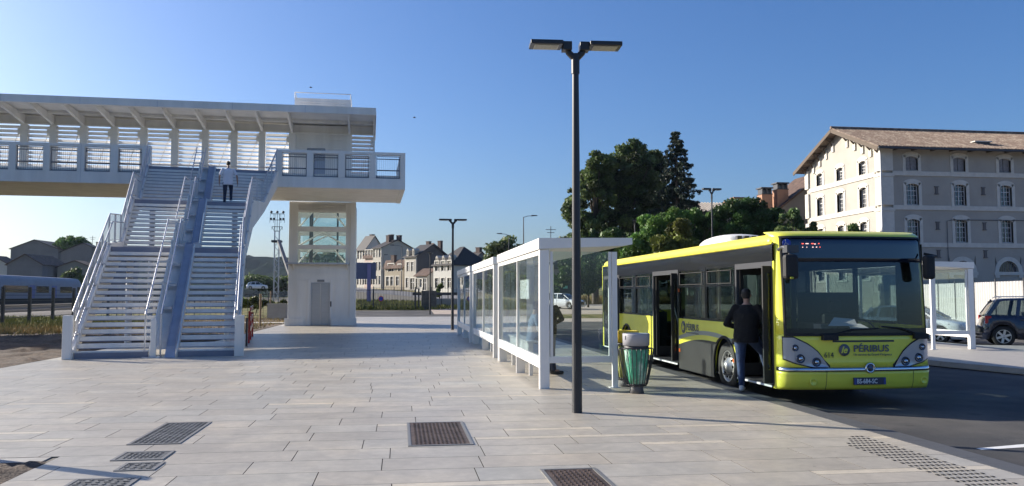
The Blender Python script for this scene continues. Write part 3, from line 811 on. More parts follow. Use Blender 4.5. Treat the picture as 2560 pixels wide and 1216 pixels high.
def lampat(px, base_y, top_y, d, arm, label, rz=0):
    p = atD(px, base_y, d); q = atD(px, top_y, d); zb = H(p.x, p.y)
    return make_street_lamp((p.x, p.y, zb), q.z - zb, arm, label, rz)
lampat(1309, 730, 543, 100, 1.0, 'tall grey street lamp with its head to the right, above the near bus shelter roof')
lampat(1272, 730, 588, 115, 1.0, 'grey street lamp with its head to the left, above the middle bus shelter', math.pi)
lampat(1004, 722, 616, 142, 1.4, 'grey street lamp with its head to the left, before the blank grey gable', math.pi)
lampat(958, 722, 640, 150, .1, 'plain dark pole standing before the street houses')

# ---- litter bins with wire cages
def make_bin(label, loc, lid, bagc, letters=None):
    t = thing('litter_bin', loc, 0, label, 'litter bin', 'wire cage litter bins by the shelter')
    m = MB(); m.lathe([(0, .0), (.13, 0), (.115, .08), (.12, .16), (0, .16)], 20); m.build('base', mat('grey_base', (.10, .10, .105), .6), t)
    c = MB(); N = 24
    for k in range(N):
        a = 2 * math.pi * k / N; p = []
        for r, z in ((.05, .17), (.165, .13), (.19, .17), (.235, .36), (.28, .58), (.305, .74), (.30, .765), (.26, .78), (.20, .77)):
            p.append((r * math.cos(a), r * math.sin(a), z))
        c.tube(p, .0075, 5)
    for r, z in ((.178, .15), (.262, .78)):
        c.tube([(r * math.cos(2 * math.pi * k / 24), r * math.sin(2 * math.pi * k / 24), z) for k in range(25)], .006, 5)
    c.build('cage', m_blk, t)
    b = MB(); rr = random.Random(5); n = 28
    prof = [(.06, .15), (.13, .17), (.16, .3), (.185, .45), (.20, .6), (.205, .76), (.2, .78)]
    vs = []
    for (r, z) in prof:
        for k in range(n):
            q = r * (1 + rr.uniform(-.05, .05) + .05 * math.sin(k * 1.9 + z * 9)); a = 2 * math.pi * k / n
            vs.append((q * math.cos(a), q * math.sin(a), z))
    b.add(vs, [(i * n + k, i * n + (k + 1) % n, (i + 1) * n + (k + 1) % n, (i + 1) * n + k) for i in range(len(prof) - 1) for k in range(n)], 0, True)
    b.build('bag', bagc, t)
    m = MB(); m.lathe([(.2, .76), (.215, .77), (.215, .82), (.2, .82)], 28); m.build('collar', m_dark, t)
    m = MB(); m.lathe([(.20, .82), (.232, .825), (.238, 1.02), (.232, 1.035), (.215, 1.03), (.21, .97), (.2, .9), (0, .88)], 36)
    ld = m.build('lid', lid, t)
    m = MB(); m.box(-.03, .10, -.12, .10, .95, 1.0); m.build('bag_edge', bagc, ld)
    return t, ld
def film(name, col, col2, al=.75):
    m = mat(name, col, .25, col2=col2, c2scale=5, c2lo=.48, c2hi=.6, var=.25, vscale=12, bump=.8, bscale=14, stretch=(1, 1, .35))
    return m
bg1 = film('green_bag', (.07, .36, .22), (.45, .68, .54))
bg2 = film('yellow_bag', (.32, .33, .10), (.5, .5, .28))
b1, ld = make_bin('wire cage litter bin with green bag and pale grey lid, beside the near shelter', (4.09, 13.95, 0), mat('pale_grey_lid', (.36, .36, .39), .4), bg1)
m = MB(); m.box(-.222, -.214, -.10, -.07, .93, 1.0); m.build('lid_mark', m_dark, ld)
b2, ld = make_bin('wire cage litter bin with yellow lid and bag, standing behind the green-bagged one', (4.20, 15.0, 0), mat('yellow_lid', (.72, .50, .04), .45), bg2)
text('61', .15, ld, (-.13, -.225, .87), (math.pi / 2, 0, R(-22)), m_dark, bold=.004)

# ---- iron covers in the paving
def bumps(name, col, scale, rough=.6):
    if name in MATS: return MATS[name]
    m = mat(name, col, rough, .6, var=.3, vscale=3, col2=tuple(c * .5 for c in col), c2scale=6)
    nt = m.node_tree; b = nt.nodes['Principled BSDF']
    return m
def cover(corners, m, label, stud, ms, group='iron covers set in the paving'):
    P = [G(*c) for c in corners]                       # nl, nr, fr, fl
    cx = sum(p[0] for p in P) / 4; cy = sum(p[1] for p in P) / 4
    w = (P[1][0] - P[0][0] + P[2][0] - P[3][0]) / 2; d = (P[2][1] + P[3][1] - P[0][1] - P[1][1]) / 2
    t = thing('iron_cover', (cx, cy, 0), 0, label, 'iron cover', group)
    f = MB(); e = .035
    f.box(-w / 2, w / 2, -d / 2, -d / 2 + e, -.01, .009); f.box(-w / 2, w / 2, d / 2 - e, d / 2, -.01, .009)
    f.box(-w / 2, -w / 2 + e, -d / 2 + e, d / 2 - e, -.01, .009); f.box(w / 2 - e, w / 2, -d / 2 + e, d / 2 - e, -.01, .009)
    f.build('frame', ms, t)
    p = MB(); p.box(-w / 2 + e + .006, w / 2 - e - .006, -d / 2 + e + .006, d / 2 - e - .006, -.01, .005)
    nx = int(w / stud); ny = int(d / stud)
    for i in range(1, nx):
        for j in range(1, ny):
            x = -w / 2 + w * i / nx; y = -d / 2 + d * j / ny; r = stud * .30
            if abs(x) > w / 2 - e - .02 or abs(y) > d / 2 - e - .02: continue
            if (i + j) % 2: p.box(x - r, x + r, y - r * .45, y + r * .45, .005, .011)
            else: p.box(x - r * .45, x + r * .45, y - r, y + r, .005, .011)
    p.build('plate', m, t)
    return t
iron = bumps('rusty_iron', (.16, .115, .09), 1); irons = mat('iron_frame', (.26, .25, .23), .5, .5)
gal2 = bumps('grey_iron', (.20, .20, .195), 1)
cover([(1021, 1115.5), (1180, 1114.5), (1162, 1056), (1016, 1057.5)], iron, 'brown rusty iron cover in the paving, in the middle of the foreground', .048, irons)
cover([(1395, 1235), (1556, 1235), (1492, 1172.5), (1350, 1174)], iron, 'brown iron cover cut by the bottom edge, below the tall lamp post', .044, irons)
cover([(320, 1113), (452, 1111), (527, 1056), (412, 1059)], gal2, 'large grey slotted cover at left, topmost of the left group', .055, irons)
cover([(278, 1153), (412, 1151), (432, 1129.5), (312, 1131)], gal2, 'small grey cover just below the large slotted one', .05, irons)
cover([(285, 1178), (386, 1178), (410, 1157.5), (318, 1158)], gal2, 'smallest grey grid cover, between two others at lower left', .07, irons)
cover([(125, 1235), (300, 1235), (348, 1196.5), (196, 1198)], gal2, 'grey grid cover cut by the bottom edge at lower left', .08, irons)
# wooden post outside the frame that throws the shadow at lower left
pt = MB(); pt.box(-.06, .06, -.06, .06, -.1, 1.32); pt.prism([(-.06, 1.32), (.06, 1.32), (0, 1.38)], 'y', -.06, .06)
o = tag(pt.build('wooden_post', mat('post_wood', (.22, .15, .09), .8)), 'square wooden post in the soil at the left, whose shadow falls on the paving', 'post'); o.location = (-5.2, 9.83, 0)
# birds
for (px, py, la) in ((777, 219, 'small dark bird flying above the lift tower'), (1036, 294, 'small dark bird flying right of the footbridge roof')):
    p = atD(px, py, 60); m = MB()
    m.ball((0, 0, 0), (.11, .04, .04)); m.add([(-.03, 0, 0), (.06, 0, .0), (-.02, .14, .06)], [(0, 1, 2)]); m.add([(-.03, 0, 0), (.06, 0, .0), (-.02, -.14, .06)], [(0, 1, 2)])
    o = tag(m.build('bird', m_dark), la, 'bird', 'birds in the sky'); o.location = p
# ================================================================== the bus
m_yel = mat('lime_yellow_paint', (.88, .85, .09), .30, var=.08, vscale=1.2, coat=.6)
m_yel2 = mat('roof_yellow', (.78, .68, .06), .38, var=.05, vscale=1)
m_bgl = mat('black_gloss_panel', (.010, .011, .014), .10, spec=.45)
m_rub = mat('black_rubber', (.016, .016, .017), .7)
m_wgl = glass('bus_window_glass', (.55, .62, .61), 0, 1.55)
m_wsg = glass('windscreen_glass', (.56, .64, .65), 0, 1.6)
m_skirt = mat('anthracite_skirt', (.035, .036, .036), .35, var=.15, vscale=2)
m_int = mat('bus_interior', (.045, .047, .05), .7)
m_flr = mat('bus_floor', (.05, .05, .055), .6)
m_chr = mat('chrome', (.75, .76, .78), .12, 1.0)
m_alu = mat('grey_frame', (.07, .072, .08), .4, .3)
m_ink = mat('grey_ink', (.13, .14, .16), .5)
BO = Vector((6.2, 12.76, -.15))
bus = thing('city_bus', BO, 0, 'lime yellow and black single-decker city bus standing at the kerb with its doors open', 'bus')
W = 2.69; BL = 12.0
def fr_y(x):
    pts = [(0, .30), (.008, .2), (.035, .11), (.09, .05), (.2, .0), (.5, -.045), (.9, -.07), (1.31, -.08)]
    x = min(x, W - x); x = max(0, x)
    for (a, ya), (b, yb) in zip(pts, pts[1:]):
        if a <= x <= b: return ya + (yb - ya) * (x - a) / (b - a)
    return -.08
def rake(z):
    pts = [(0, .06), (.3, .05), (.42, .0), (.62, -.02), (.7, .01), (1.2, .02), (2.0, .06), (2.8, .13), (2.87, .19), (2.93, .34)]
    for (a, ya), (b, yb) in zip(pts, pts[1:]):
        if a <= z <= b: return ya + (yb - ya) * (z - a) / (b - a)
    return pts[-1][1]
FX = [0, .004, .012, .03, .055, .09, .14, .2, .32, .5, .7, .9, 1.1, 1.31]; FX = FX + [W - x for x in FX[-2::-1]]
def fstrip(m, x0, x1, flo, fhi, off=0.0, nz=6, mi=0):
    xs = sorted(set([x0, x1] + [x for x in FX if x0 < x < x1] + [x0 + (x1 - x0) * k / 8 for k in range(9)]))
    flo_ = flo if callable(flo) else (lambda x: flo); fhi_ = fhi if callable(fhi) else (lambda x: fhi)
    vs = []
    for j in range(nz + 1):
        for x in xs:
            a = flo_(x); b = fhi_(x); z = a + (b - a) * j / nz
            vs.append((x, fr_y(x) + rake(z) + off, z))
    n = len(xs)
    return m.add(vs, [(j * n + i, j * n + i + 1, (j + 1) * n + i + 1, (j + 1) * n + i) for j in range(nz) for i in range(n - 1)], mi, True)
fstrip(MB(), 0, W, .30, .60).build('bumper', m_yel, bus, solid=.03)
fstrip(MB(), 0, W, .60, .665, -.012, 2).build('chrome_strip', m_chr, bus, solid=.02)
fstrip(MB(), 0, W, .665, 1.20).build('front_panel', m_yel, bus, solid=.03)
for a, b in ((0, .085), (W - .085, W)): fstrip(MB(), a, b, 1.2, 2.82).build('front_pillar', m_yel, bus, solid=.03)
fstrip(MB(), 0, W, 2.82, 2.925, 0, 5).build('roof_front', m_yel, bus, solid=.03)
ws = MB(); fstrip(ws, .085, W - .085, 1.2, 2.40, -.004); ws.build('windscreen', m_wsg, bus)
hd = MB(); fstrip(hd, .085, W - .085, 2.40, 2.82, -.004); hd.build('destination_header', mat('header_glass', (.006, .010, .022), .04, spec=1.0), bus, solid=.01)
rb = MB()
fstrip(rb, .07, W - .07, 1.175, 1.225, -.010, 2); fstrip(rb, .07, .11, 1.225, 2.80, -.010, 8); fstrip(rb, W - .11, W - .07, 1.225, 2.80, -.010, 8); fstrip(rb, .07, W - .07, 2.80, 2.835, -.010, 2)
rb.build('windscreen_seal', m_rub, bus)
# dark band at the foot of the screen
fstrip(MB(), .11, W - .11, 1.225, 1.30, -.008, 2).build('windscreen_band', m_bgl, bus)
sm = MB(); 
for x in (.72, W - .42): fstrip(sm, x, x + .008, .3, .6, -.004, 3)
fstrip(sm, .75, W - .6, .69, .70, -.004, 1); fstrip(sm, .85, W - .75, 1.075, 1.105, -.006, 1)
sm.build('panel_seam', m_dark, bus)
# headlights
hl_t = [(.05, 1.15), (.20, 1.15), (.45, 1.03), (.62, .89), (.76, .68)]; hl_b = [(.05, .81), (.22, .74), (.5, .675), (.76, .67)]
def interp(P, x):
    for (a, ya), (b, yb) in zip(P, P[1:]):
        if a <= x <= b: return ya + (yb - ya) * (x - a) / (b - a)
    return P[0][1] if x < P[0][0] else P[-1][1]
m_hl = mat('headlight_housing', (.40, .43, .50), .18, .3, coat=1.0)
m_lampdk = mat('lamp_reflector', (.09, .10, .13), .12, .8)
for sd_ in (0, 1):
    fx = (lambda x: x) if sd_ == 0 else (lambda x: W - x)
    m = MB(); a, b = (.055, .76) if sd_ == 0 else (W - .76, W - .055)
    fstrip(m, a, b, lambda x: interp(hl_b, fx(x)), lambda x: interp(hl_t, fx(x)), -.016, 8)
    h = m.build('headlight', m_hl, bus)
    m = MB(); a, b = (.048, .79) if sd_ == 0 else (W - .79, W - .048)
    fstrip(m, a, b, lambda x: interp(hl_b, fx(x)) - .02, lambda x: interp(hl_t, fx(x)) + .022, -.008, 8)
    m.build('headlight_rim', m_rub, h)
    for (x, z, r) in ((.22, .985, .045), (.30, .81, .06), (.56, .755, .06)):
        xx = fx(x); y = fr_y(xx) + rake(z) - .02
        m = MB(); m.lathe([(r * 1.25, -.0), (r * 1.2, -.015), (r, -.018), (r * .75, .004), (r * .5, -.004), (0, -.02)], 18, (xx, y, z), 'y')
        m.build('lamp', m_lampdk, h)
        m = MB(); m.lathe([(r * .55, -.018), (r * .4, -.03), (0, -.034)], 14, (xx, y, z), 'y'); m.build('bulb', m_chr, h)
for x in (.50, W - .2):
    m = MB(); y = fr_y(x) + rake(.42) - .003; m.lathe([(.062, .0), (.062, -.012), (.045, -.012), (.042, -.004), (0, -.006)], 20, (x, y, .43), 'y'); m.build('fog_lamp_cover', m_yel, bus)
# badge, plate, lettering
ex = atY(2173, 920, 12.68)[0] - BO.x
m = MB(); m.lathe([(.085, 0), (.085, -.02), (.062, -.025), (.058, -.008), (0, -.012)], 24, (ex, -.10, .655), 'y'); bd = m.build('badge', m_chr, bus)
m = MB(); m.lathe([(.035, -.01), (.033, -.024), (0, -.026)], 16, (ex + .012, -.10, .65), 'y'); m.build('badge_centre', mat('badge_blue', (.10, .14, .22), .3, .5), bd)
pa, pz = atY(2131, 962, 12.7); pb, pz2 = atY(2210, 943, 12.7)
m = MB(); m.box(pa - BO.x, pb - BO.x, -.115, -.085, pz - BO.z, pz2 - BO.z); plt = m.build('number_plate', mat('plate_face', (.035, .045, .085), .35), bus, bevel=.003)
for xa_ in (pa - BO.x + .005, pb - BO.x - .04): MB().box(xa_, xa_ + .035, -.119, -.116, pz - BO.z + .004, pz2 - BO.z - .004).build('plate_band', mat('plate_blue', (.04, .07, .30), .4), plt)
m_lit = mat('pale_lettering', (.75, .77, .78), .5)
text('BS-684-SC', .105, bus, (pa - BO.x + .045, -.120, pz - BO.z + .024), (math.pi / 2, 0, 0), m_lit, 'plate_lettering', bold=.002, sx=.80)
def ft_(px, py): a = atY(px, py, 12.66); return a[0] - BO.x, a[1] - BO.z
x_, z_ = ft_(2135, 880); text('PÉRIBUS', .155, bus, (x_, -.082, z_), (math.pi / 2 , 0, 0), m_ink, 'lettering', bold=.003, sx=1.14)
x_, z_ = ft_(2136, 890); text('Un service du Grand Périgueux', .052, bus, (x_, -.076, z_), (math.pi / 2, 0, 0), m_ink, 'lettering', sx=1.03)
x_, z_ = ft_(2063, 895); text('614', .125, bus, (x_, -.066, z_), (math.pi / 2, 0, R(-2)), mat('dark_lettering', (.05, .05, .06), .5), 'lettering', sx=.9)
x_, z_ = ft_(2113, 876)
m = MB(); m.lathe([(.098, 0), (.098, -.004), (0, -.004)], 28, (x_, -.072, z_), 'y'); lo_ = m.build('logo_disc', m_ink, bus)
text('le', .15, lo_, (x_ - .062, -.079, z_ - .045), (math.pi / 2, 0, 0), m_yel, 'lettering', bold=.003, shear=.35)
# destination display with a few lit segments, wheelchair disc
led = mat('led_red', (.3, .02, .01), .4, emit=(1, .12, .08), estr=1.2); ledw = mat('led_white', (.4, .3, .3), .4, emit=(1, .6, .55), estr=.9)
m = MB()
for i, (px, py, w, c) in enumerate([(2017, 608, 5, 0), (2026, 608, 8, 1), (2040, 608, 6, 0), (2047, 609, 4, 1), (2057, 608, 3, 0), (2018, 617, 2, 1), (2028, 617, 1.5, 1), (2042, 617, 3, 1), (2051, 617, 3, 1), (2060, 617, 2, 0)]):
    a, z = ft_(px, py); y = fr_y(a) + rake(z) - .02; m.box(a, a + w * .0065, y, y + .004, z - .007, z + .007, c)
m.build('display_segments', [led, ledw], bus)
def disc(name, x, z, r, ma, par, off=-.014):
    m = MB(); y = fr_y(x) + rake(z) + off
    m.lathe([(r, 0), (r, -.003), (0, -.003)], 24, (x, y, z), 'y'); return m.build(name, ma, par), y
m_blu = mat('sign_blue', (.03, .07, .42), .4)
a, z = ft_(1977, 607); dsk, y_ = disc('accessibility_sticker', a + .02, z, .075, m_blu, bus, -.05)
gly = MB(); x0_ = a + .02
gly.tube([(x0_ - .02, y_ - .008, z + .035), (x0_ - .015, y_ - .008, z - .005), (x0_ + .02, y_ - .008, z - .008), (x0_ + .03, y_ - .008, z - .04)], .005, 5)
gly.tube([(x0_ - .01 + .03 * math.cos(t), y_ - .008, z - .02 + .03 * math.sin(t)) for t in [2.4 + k * .5 for k in range(9)]], .004, 5); gly.ball((x0_ - .022, y_ - .008, z + .05), .009)
gly.build('wheelchair_symbol', m_lit, dsk)
# ---- left side (kerb side)
AR = .54
def arch(y, cs=(2.41, 9.28), c0=.50):
    for c in cs:
        if abs(y - c) < AR: return c0 + math.sqrt(AR * AR - (y - c) ** 2)
    return 0
def sstrip(m, y0, y1, flo, fhi, xo, th, mi=0, ar=True):
    ysn = sorted(set([y0, y1] + [y0 + (y1 - y0) * k / max(1, int((y1 - y0) / .06)) for k in range(max(1, int((y1 - y0) / .06)) + 1)]))
    fl = flo if callable(flo) else (lambda y: flo); fh = fhi if callable(fhi) else (lambda y: fhi)
    for a, b in zip(ysn, ysn[1:]):
        A = arch(a) if ar else 0; B = arch(b) if ar else 0
        la, lb = max(fl(a), A), max(fl(b), B); ha, hb = max(fh(a), la), max(fh(b), lb)
        if ha - la < 1e-4 and hb - lb < 1e-4: continue
        vs = [(xo, a, la), (xo, b, lb), (xo, b, hb), (xo, a, ha), (xo + th, a, la), (xo + th, b, lb), (xo + th, b, hb), (xo + th, a, ha)]
        m.add(vs, [(0, 1, 2, 3), (4, 7, 6, 5), (0, 4, 5, 1), (3, 2, 6, 7)], mi)
FD = (.30, 1.85); MD = (5.02, 6.9); RD = (10.05, 11.8)
BELT = 1.33; WT = 2.42
st = lambda y: .80 + .23 * (1 - ((y - 3.3) / 1.9) ** 2 * .95)
for xo, sgn in ((0.0, 1), (W, -1)):
    th = .05 * sgn
    for (ya, yb, za, zb) in (((FD[1], MD[0], .24, BELT), (MD[1], RD[0], .30, BELT), (RD[1], BL, .30, BELT), (.24, .30, .30, 2.7)) if sgn > 0 else ((.24, BL, .30, BELT),)):
        p = MB(); sstrip(p, ya, yb, za, zb, xo, th); p.build('side_panel', m_yel, bus)
sk = MB()
sstrip(sk, 2.41, MD[0] - .004, .22, lambda y: min(st(y) - .10, .97) if y > 2.2 else .78, -.004, .003)
sk.build('lower_skirt', m_skirt, bus); sk = MB(); sstrip(sk, FD[1] + .004, 2.41, .22, .78, -.004, .003)
sk.build('lower_skirt', m_skirt, bus); sk = MB()
sstrip(sk, MD[1] + .004, 9.28, .22, .36, -.004, .003)
sk.build('lower_skirt', m_skirt, bus); sk = MB(); sstrip(sk, 9.28, RD[0] - .004, .22, .36, -.004, .003)
sk.build('lower_skirt', m_skirt, bus)
sw = MB(); sstrip(sw, FD[1] + .004, MD[0] - .004, lambda y: st(y), lambda y: st(y) + .085, -.006, .004); sw.build('grey_stripe', mat('stripe_grey', (.36, .37, .36), .35), bus)
for c in (2.41, 9.28):
    ar_ = MB()
    n = 24; pts = [(0, c + AR * math.cos(math.pi * k / n), .50 + AR * math.sin(math.pi * k / n)) for k in range(n + 1)]
    pts = [(0, c + AR, .25)] + pts + [(0, c - AR, .25)]
    ar_.tube([(p[0] - .004, p[1], p[2]) for p in pts], .03, 6); ar_.build('wheel_arch', m_rub, bus)
    wb = MB(); wb.box(.45, W - .45, c - .7, c + .7, .345, 1.1); wb.build('wheel_housing', m_rub, bus)
# windows of the kerb side
def window(y0, y1, xo=0.0, sgn=1, z0=BELT, z1=WT, hop=True):
    f = MB(); e = .05; a, b = (xo + .0 * sgn, xo + .045 * sgn)
    f.box(a, b, y0, y1, z0, z0 + e); f.box(a, b, y0, y1, z1 - e, z1); f.box(a, b, y0, y0 + e, z0 + e, z1 - e); f.box(a, b, y1 - e, y1, z0 + e, z1 - e)
    if hop:
        f.box(a, b, y0 + e, y1 - e, 2.02, 2.05)
    fo = f.build('window', m_bgl, bus)
    g = MB(); g.box(xo + .018 * sgn, xo + .026 * sgn, y0 + e, y1 - e, z0 + e, z1 - e); g.build('pane', m_wgl, fo)
    if hop:
        h = MB(); h.box(xo - .02 * sgn, xo - .004 * sgn, y0 + .14, y1 - .1, 2.07, 2.082); h.box(xo - .02 * sgn, xo - .004 * sgn, y0 + .14, y1 - .1, 2.318, 2.33)
        h.box(xo - .02 * sgn, xo - .004 * sgn, y0 + .14, y0 + .17, 2.09, 2.31); h.box(xo - .02 * sgn, xo - .004 * sgn, y1 - .13, y1 - .1, 2.09, 2.31); h.build('hopper_frame', m_rub, fo)
window(FD[1] + .02, 3.34); window(3.36, MD[0] - .02); window(MD[1] + .02, 8.4); window(8.42, RD[0] - .02)
for a, b in ((.9, 2.3), (2.32, 4.2), (4.22, 6.1), (6.12, 8.0), (8.02, 9.9), (9.92, 11.7)): window(a, b, W, -1, hop=False)
for (ya, yb, za, zb, xo, th) in ((.24, BL - .05, WT, 2.72, 0, .04), (.24, BL - .05, WT, 2.72, W, -.04), (RD[1], BL - .05, BELT, WT, .0, .04), (.24, .9, BELT, WT, W, -.04)):
    cr = MB(); sstrip(cr, ya, yb, za, zb, xo, th, ar=False); cr.build('cantrail', m_bgl, bus)
# door frames and leaves folded open
for (a, b), z0 in ((FD, .36), (MD, .34), (RD, .34)):
    f = MB(); f.box(-.006, .05, a, a + .06, z0, WT); f.box(-.006, .05, b - .06, b, z0, WT); f.box(-.006, .05, a + .06, b - .06, WT - .10, WT); f.box(-.012, .08, a + .06, b - .06, z0 - .05, z0)
    fo = f.build('door_frame', m_alu, bus)
    s = MB(); s.box(-.022, .05, a + .06, b - .06, z0 - .05, z0 - .02); s.build('step_edge', m_lit, fo)
def leaf(y, x0, x1, z0=.38, z1=2.34):
    f = MB(); f.box(x0, x1, y, y + .04, z0, z0 + .22); f.box(x0, x1, y, y + .04, z1 - .12, z1); f.box(x0, x0 + .07, y, y + .04, z0 + .22, z1 - .12); f.box(x1 - .07, x1, y, y + .04, z0 + .22, z1 - .12)
    fo = f.build('door_leaf', m_rub, bus)
    g = MB(); g.box(x0 + .07, x1 - .07, y + .015, y + .022, z0 + .22, z1 - .12); g.build('pane', m_wgl, fo)
leaf(.34, -.16, .42); leaf(.39, -.12, .46); leaf(FD[1] - .1, .05, .6); leaf(MD[0] + .07, -.14, .5); leaf(MD[1] - .12, .05, .6)
leaf(RD[0] + .07, -.12, .5); leaf(RD[1] - .12, .05, .55)
m = MB(); m.box(-.01, .03, RD[0] + .1, RD[1] - .1, .36, 2.3); m.build('door_leaf', m_bgl, bus)
# roof
rprof = [(0, 2.70), (-.005, 2.76), (.02, 2.83), (.09, 2.885), (.25, 2.915), (.7, 2.935), (W / 2, 2.94)]
rprof = rprof + [(W - x, z) for x, z in rprof[-2::-1]]
m = MB(); n = len(rprof); ysr = [.34, .5, 11.5, 11.85, 12.0]; sc = [1, 1, 1, .985, .93]
vs = []
for y, s_ in zip(ysr, sc):
    for (x, z) in rprof: vs.append((W / 2 + (x - W / 2) * s_, y, 2.70 + (z - 2.70) * (s_ if y < 12 else .4)))
m.add(vs, [(j * n + i, j * n + i + 1, (j + 1) * n + i + 1, (j + 1) * n + i) for j in range(len(ysr) - 1) for i in range(n - 1)], 0, True)
for x in (0, W): pass
m.build('roof', m_yel2, bus, solid=.03)
m = MB(); m.box(-.012, .03, .3, 11.9, 2.715, 2.745); m.build('roof_gutter', m_yel2, bus)
# air-conditioning unit
m = MB(); 
def ac(u, v):
    y = 3.75 + u * 2.0; a = math.pi * v; k = math.sin(math.pi * min(max(u, .0), 1)) ** .25 if 0 < u < 1 else 0
    return (1.2 - .55 * math.cos(a) * (.6 + .4 * k), y, 2.90 + .30 * k * max(0, math.sin(a)) ** .4)
m.grid(ac, 14, 12); a_ = m.build('roof_unit', mat('roof_unit_white', (.70, .69, .64), .5, var=.05), bus)
for k in range(4): MB().box(.85 + k * .16, .95 + k * .16, 3.70, 3.80, 2.98, 3.10).build('vent', m_dark, a_)
m = MB(); m.box(.9, 1.7, 1.2, 2.0, 2.93, 3.0); m.build('roof_hatch', mat('hatch_grey', (.35, .35, .34), .5), bus, bevel=.02)
# rear and interior shell
m = MB(); m.box(.06, W - .06, BL - .06, BL, .3, 1.4); m.box(.06, .35, BL - .06, BL, 1.4, 2.72); m.box(W - .35, W - .06, BL - .06, BL, 1.4, 2.72); m.box(0.0, .06, BL - .05, BL, .3, 2.72); m.box(W - .06, W, BL - .05, BL, .3, 2.72); m.build('rear_panel', m_yel, bus)
m = MB(); m.box(.35, W - .35, BL - .04, BL - .03, 1.4, 2.72); m.build('rear_window', m_wgl, bus)
m = MB(); m.box(.06, W - .06, .3, BL - .07, .30, .34); m.build('floor', m_flr, bus)
m = MB(); m.box(.06, W - .06, .45, BL - .07, 2.60, 2.66); m.build('ceiling', m_int, bus)
m = MB(); m.box(.4, W - .4, .06, .16, .45, 1.0); m.box(.2, W - .2, .16, .6, 1.0, 1.27); m.box(1.5, 2.4, .5, .8, .9, 1.2); m.build('dashboard', m_rub, bus)
m = MB(); cx_, cy_, cz_ = 1.92, .92, 1.22
m.tube([(cx_ + .23 * math.cos(t), cy_ - .1 + .20 * math.sin(t) * .5, cz_ + .2 * math.sin(t)) for t in [2 * math.pi * k / 20 for k in range(21)]], .016, 6); m.tube([(cx_, cy_ - .1, cz_), (cx_, .7, .9)], .03, 6); m.build('steering_wheel', m_rub, bus)
m = MB(); m.box(1.62, 2.2, 1.2, 1.75, .55, .85); m.box(1.66, 2.16, 1.68, 1.82, .85, 1.5); m.box(1.78, 2.04, 1.7, 1.8, 1.52, 1.75); m.build('driver_seat', m_rub, bus, bevel=.04)
m = MB(); m.box(1.25, 1.29, .6, 2.0, .34, 1.35); m.box(1.29, 2.5, 1.98, 2.02, .34, 1.9); m.build('cab_partition', m_rub, bus)
m = MB(); m.box(.95, 1.24, .5, .75, 1.0, 1.35); m.build('ticket_machine', mat('machine_grey', (.2, .2, .2), .4), bus)
pp = MB(); pp.add([(.95, .26, 1.33), (1.45, .20, 1.33), (1.5, .38, 1.44), (1.15, .42, 1.47)], [(0, 1, 2, 3)]); pp.add([(1.3, .18, 1.29), (1.65, .18, 1.29), (1.62, .4, 1.36), (1.38, .4, 1.36)], [(0, 1, 2, 3)]); pp.build('papers', mat('paper', (.78, .80, .80), .7), bus)
for (x, y) in ((.55, 3.0), (1.45, 3.0), (.55, 3.9), (1.5, 4.7), (1.95, 4.0), (1.95, 5.0), (1.95, 6.0), (.45, 7.4), (.45, 8.2), (.45, 9.4), (1.95, 7.2), (1.95, 8.2), (1.95, 9.4)):
    m = MB(); m.box(x - .2, x + .2, y, y + .42, .72, .80); m.box(x - .2, x + .2, y + .38, y + .46, .80, 1.42); m.tube([(x - .2, y + .42, 1.38), (x, y + .42, 1.5), (x + .2, y + .42, 1.38)], .016, 6); m.box(x - .08, x + .08, y + .1, y + .3, .34, .72)
    m.build('passenger_seat', mat('seat_fabric', (.06, .08, .12), .8, var=.3, vscale=20), bus)
m_pole = mat('pole_grey', (.55, .56, .5), .35, .3)
for (x, y) in ((.5, 2.0), (.5, 4.95), (.5, 6.95), (1.3, 5.9), (.8, 9.9)): MB().tube([(x, y, .34), (x, y, 2.6)], .018, 7).build('grab_pole', m_pole, bus)
MB().tube([(.2, MD[0] + .3, .8), (.25, MD[0] + 1.0, 1.55)], .016, 6).build('grab_pole', m_pole, bus)
# wheels
def wheel(y, x, parent, r=.485, w=.28, name='wheel', out=-1):
    m = MB(); m.lathe([(r * .62, 0), (r * .93, 0), (r, .05), (r, w - .05), (r * .93, w), (r * .62, w)], 36, (0, 0, 0), 'x')
    t = m.build(name, m_rub, parent); t.location = (x, y, r)
    if out > 0: t.rotation_euler = (0, 0, math.pi)
    m = MB(); m.lathe([(r * .63, .02), (r * .60, .0), (r * .57, .03), (r * .50, .07), (r * .33, .03), (r * .30, .0), (r * .2, -.02), (r * .19, -.05), (0, -.055)], 36, (0, 0, 0), 'x')
    rm = m.build('rim', mat('rim_steel', (.48, .48, .48), .32, .7), t)
    h = MB()
    for k in range(10):
        a = 2 * math.pi * k / 10; h.lathe([(r * .055, .012), (r * .055, .03), (0, .03)], 8, (.0, r * .43 * math.cos(a), r * .43 * math.sin(a)), 'x')
        h.lathe([(r * .075, .047), (0, .040)], 8, (.0, r * .43 * math.cos(a + .31), r * .43 * math.sin(a + .31)), 'x')
    h.build('rim_hole', m_rub, rm)
    return t
wheel(2.41, .05, bus); wheel(9.28, .05, bus); wheel(2.41, W - .05, bus, out=1); wheel(9.28, W - .05, bus, out=1)
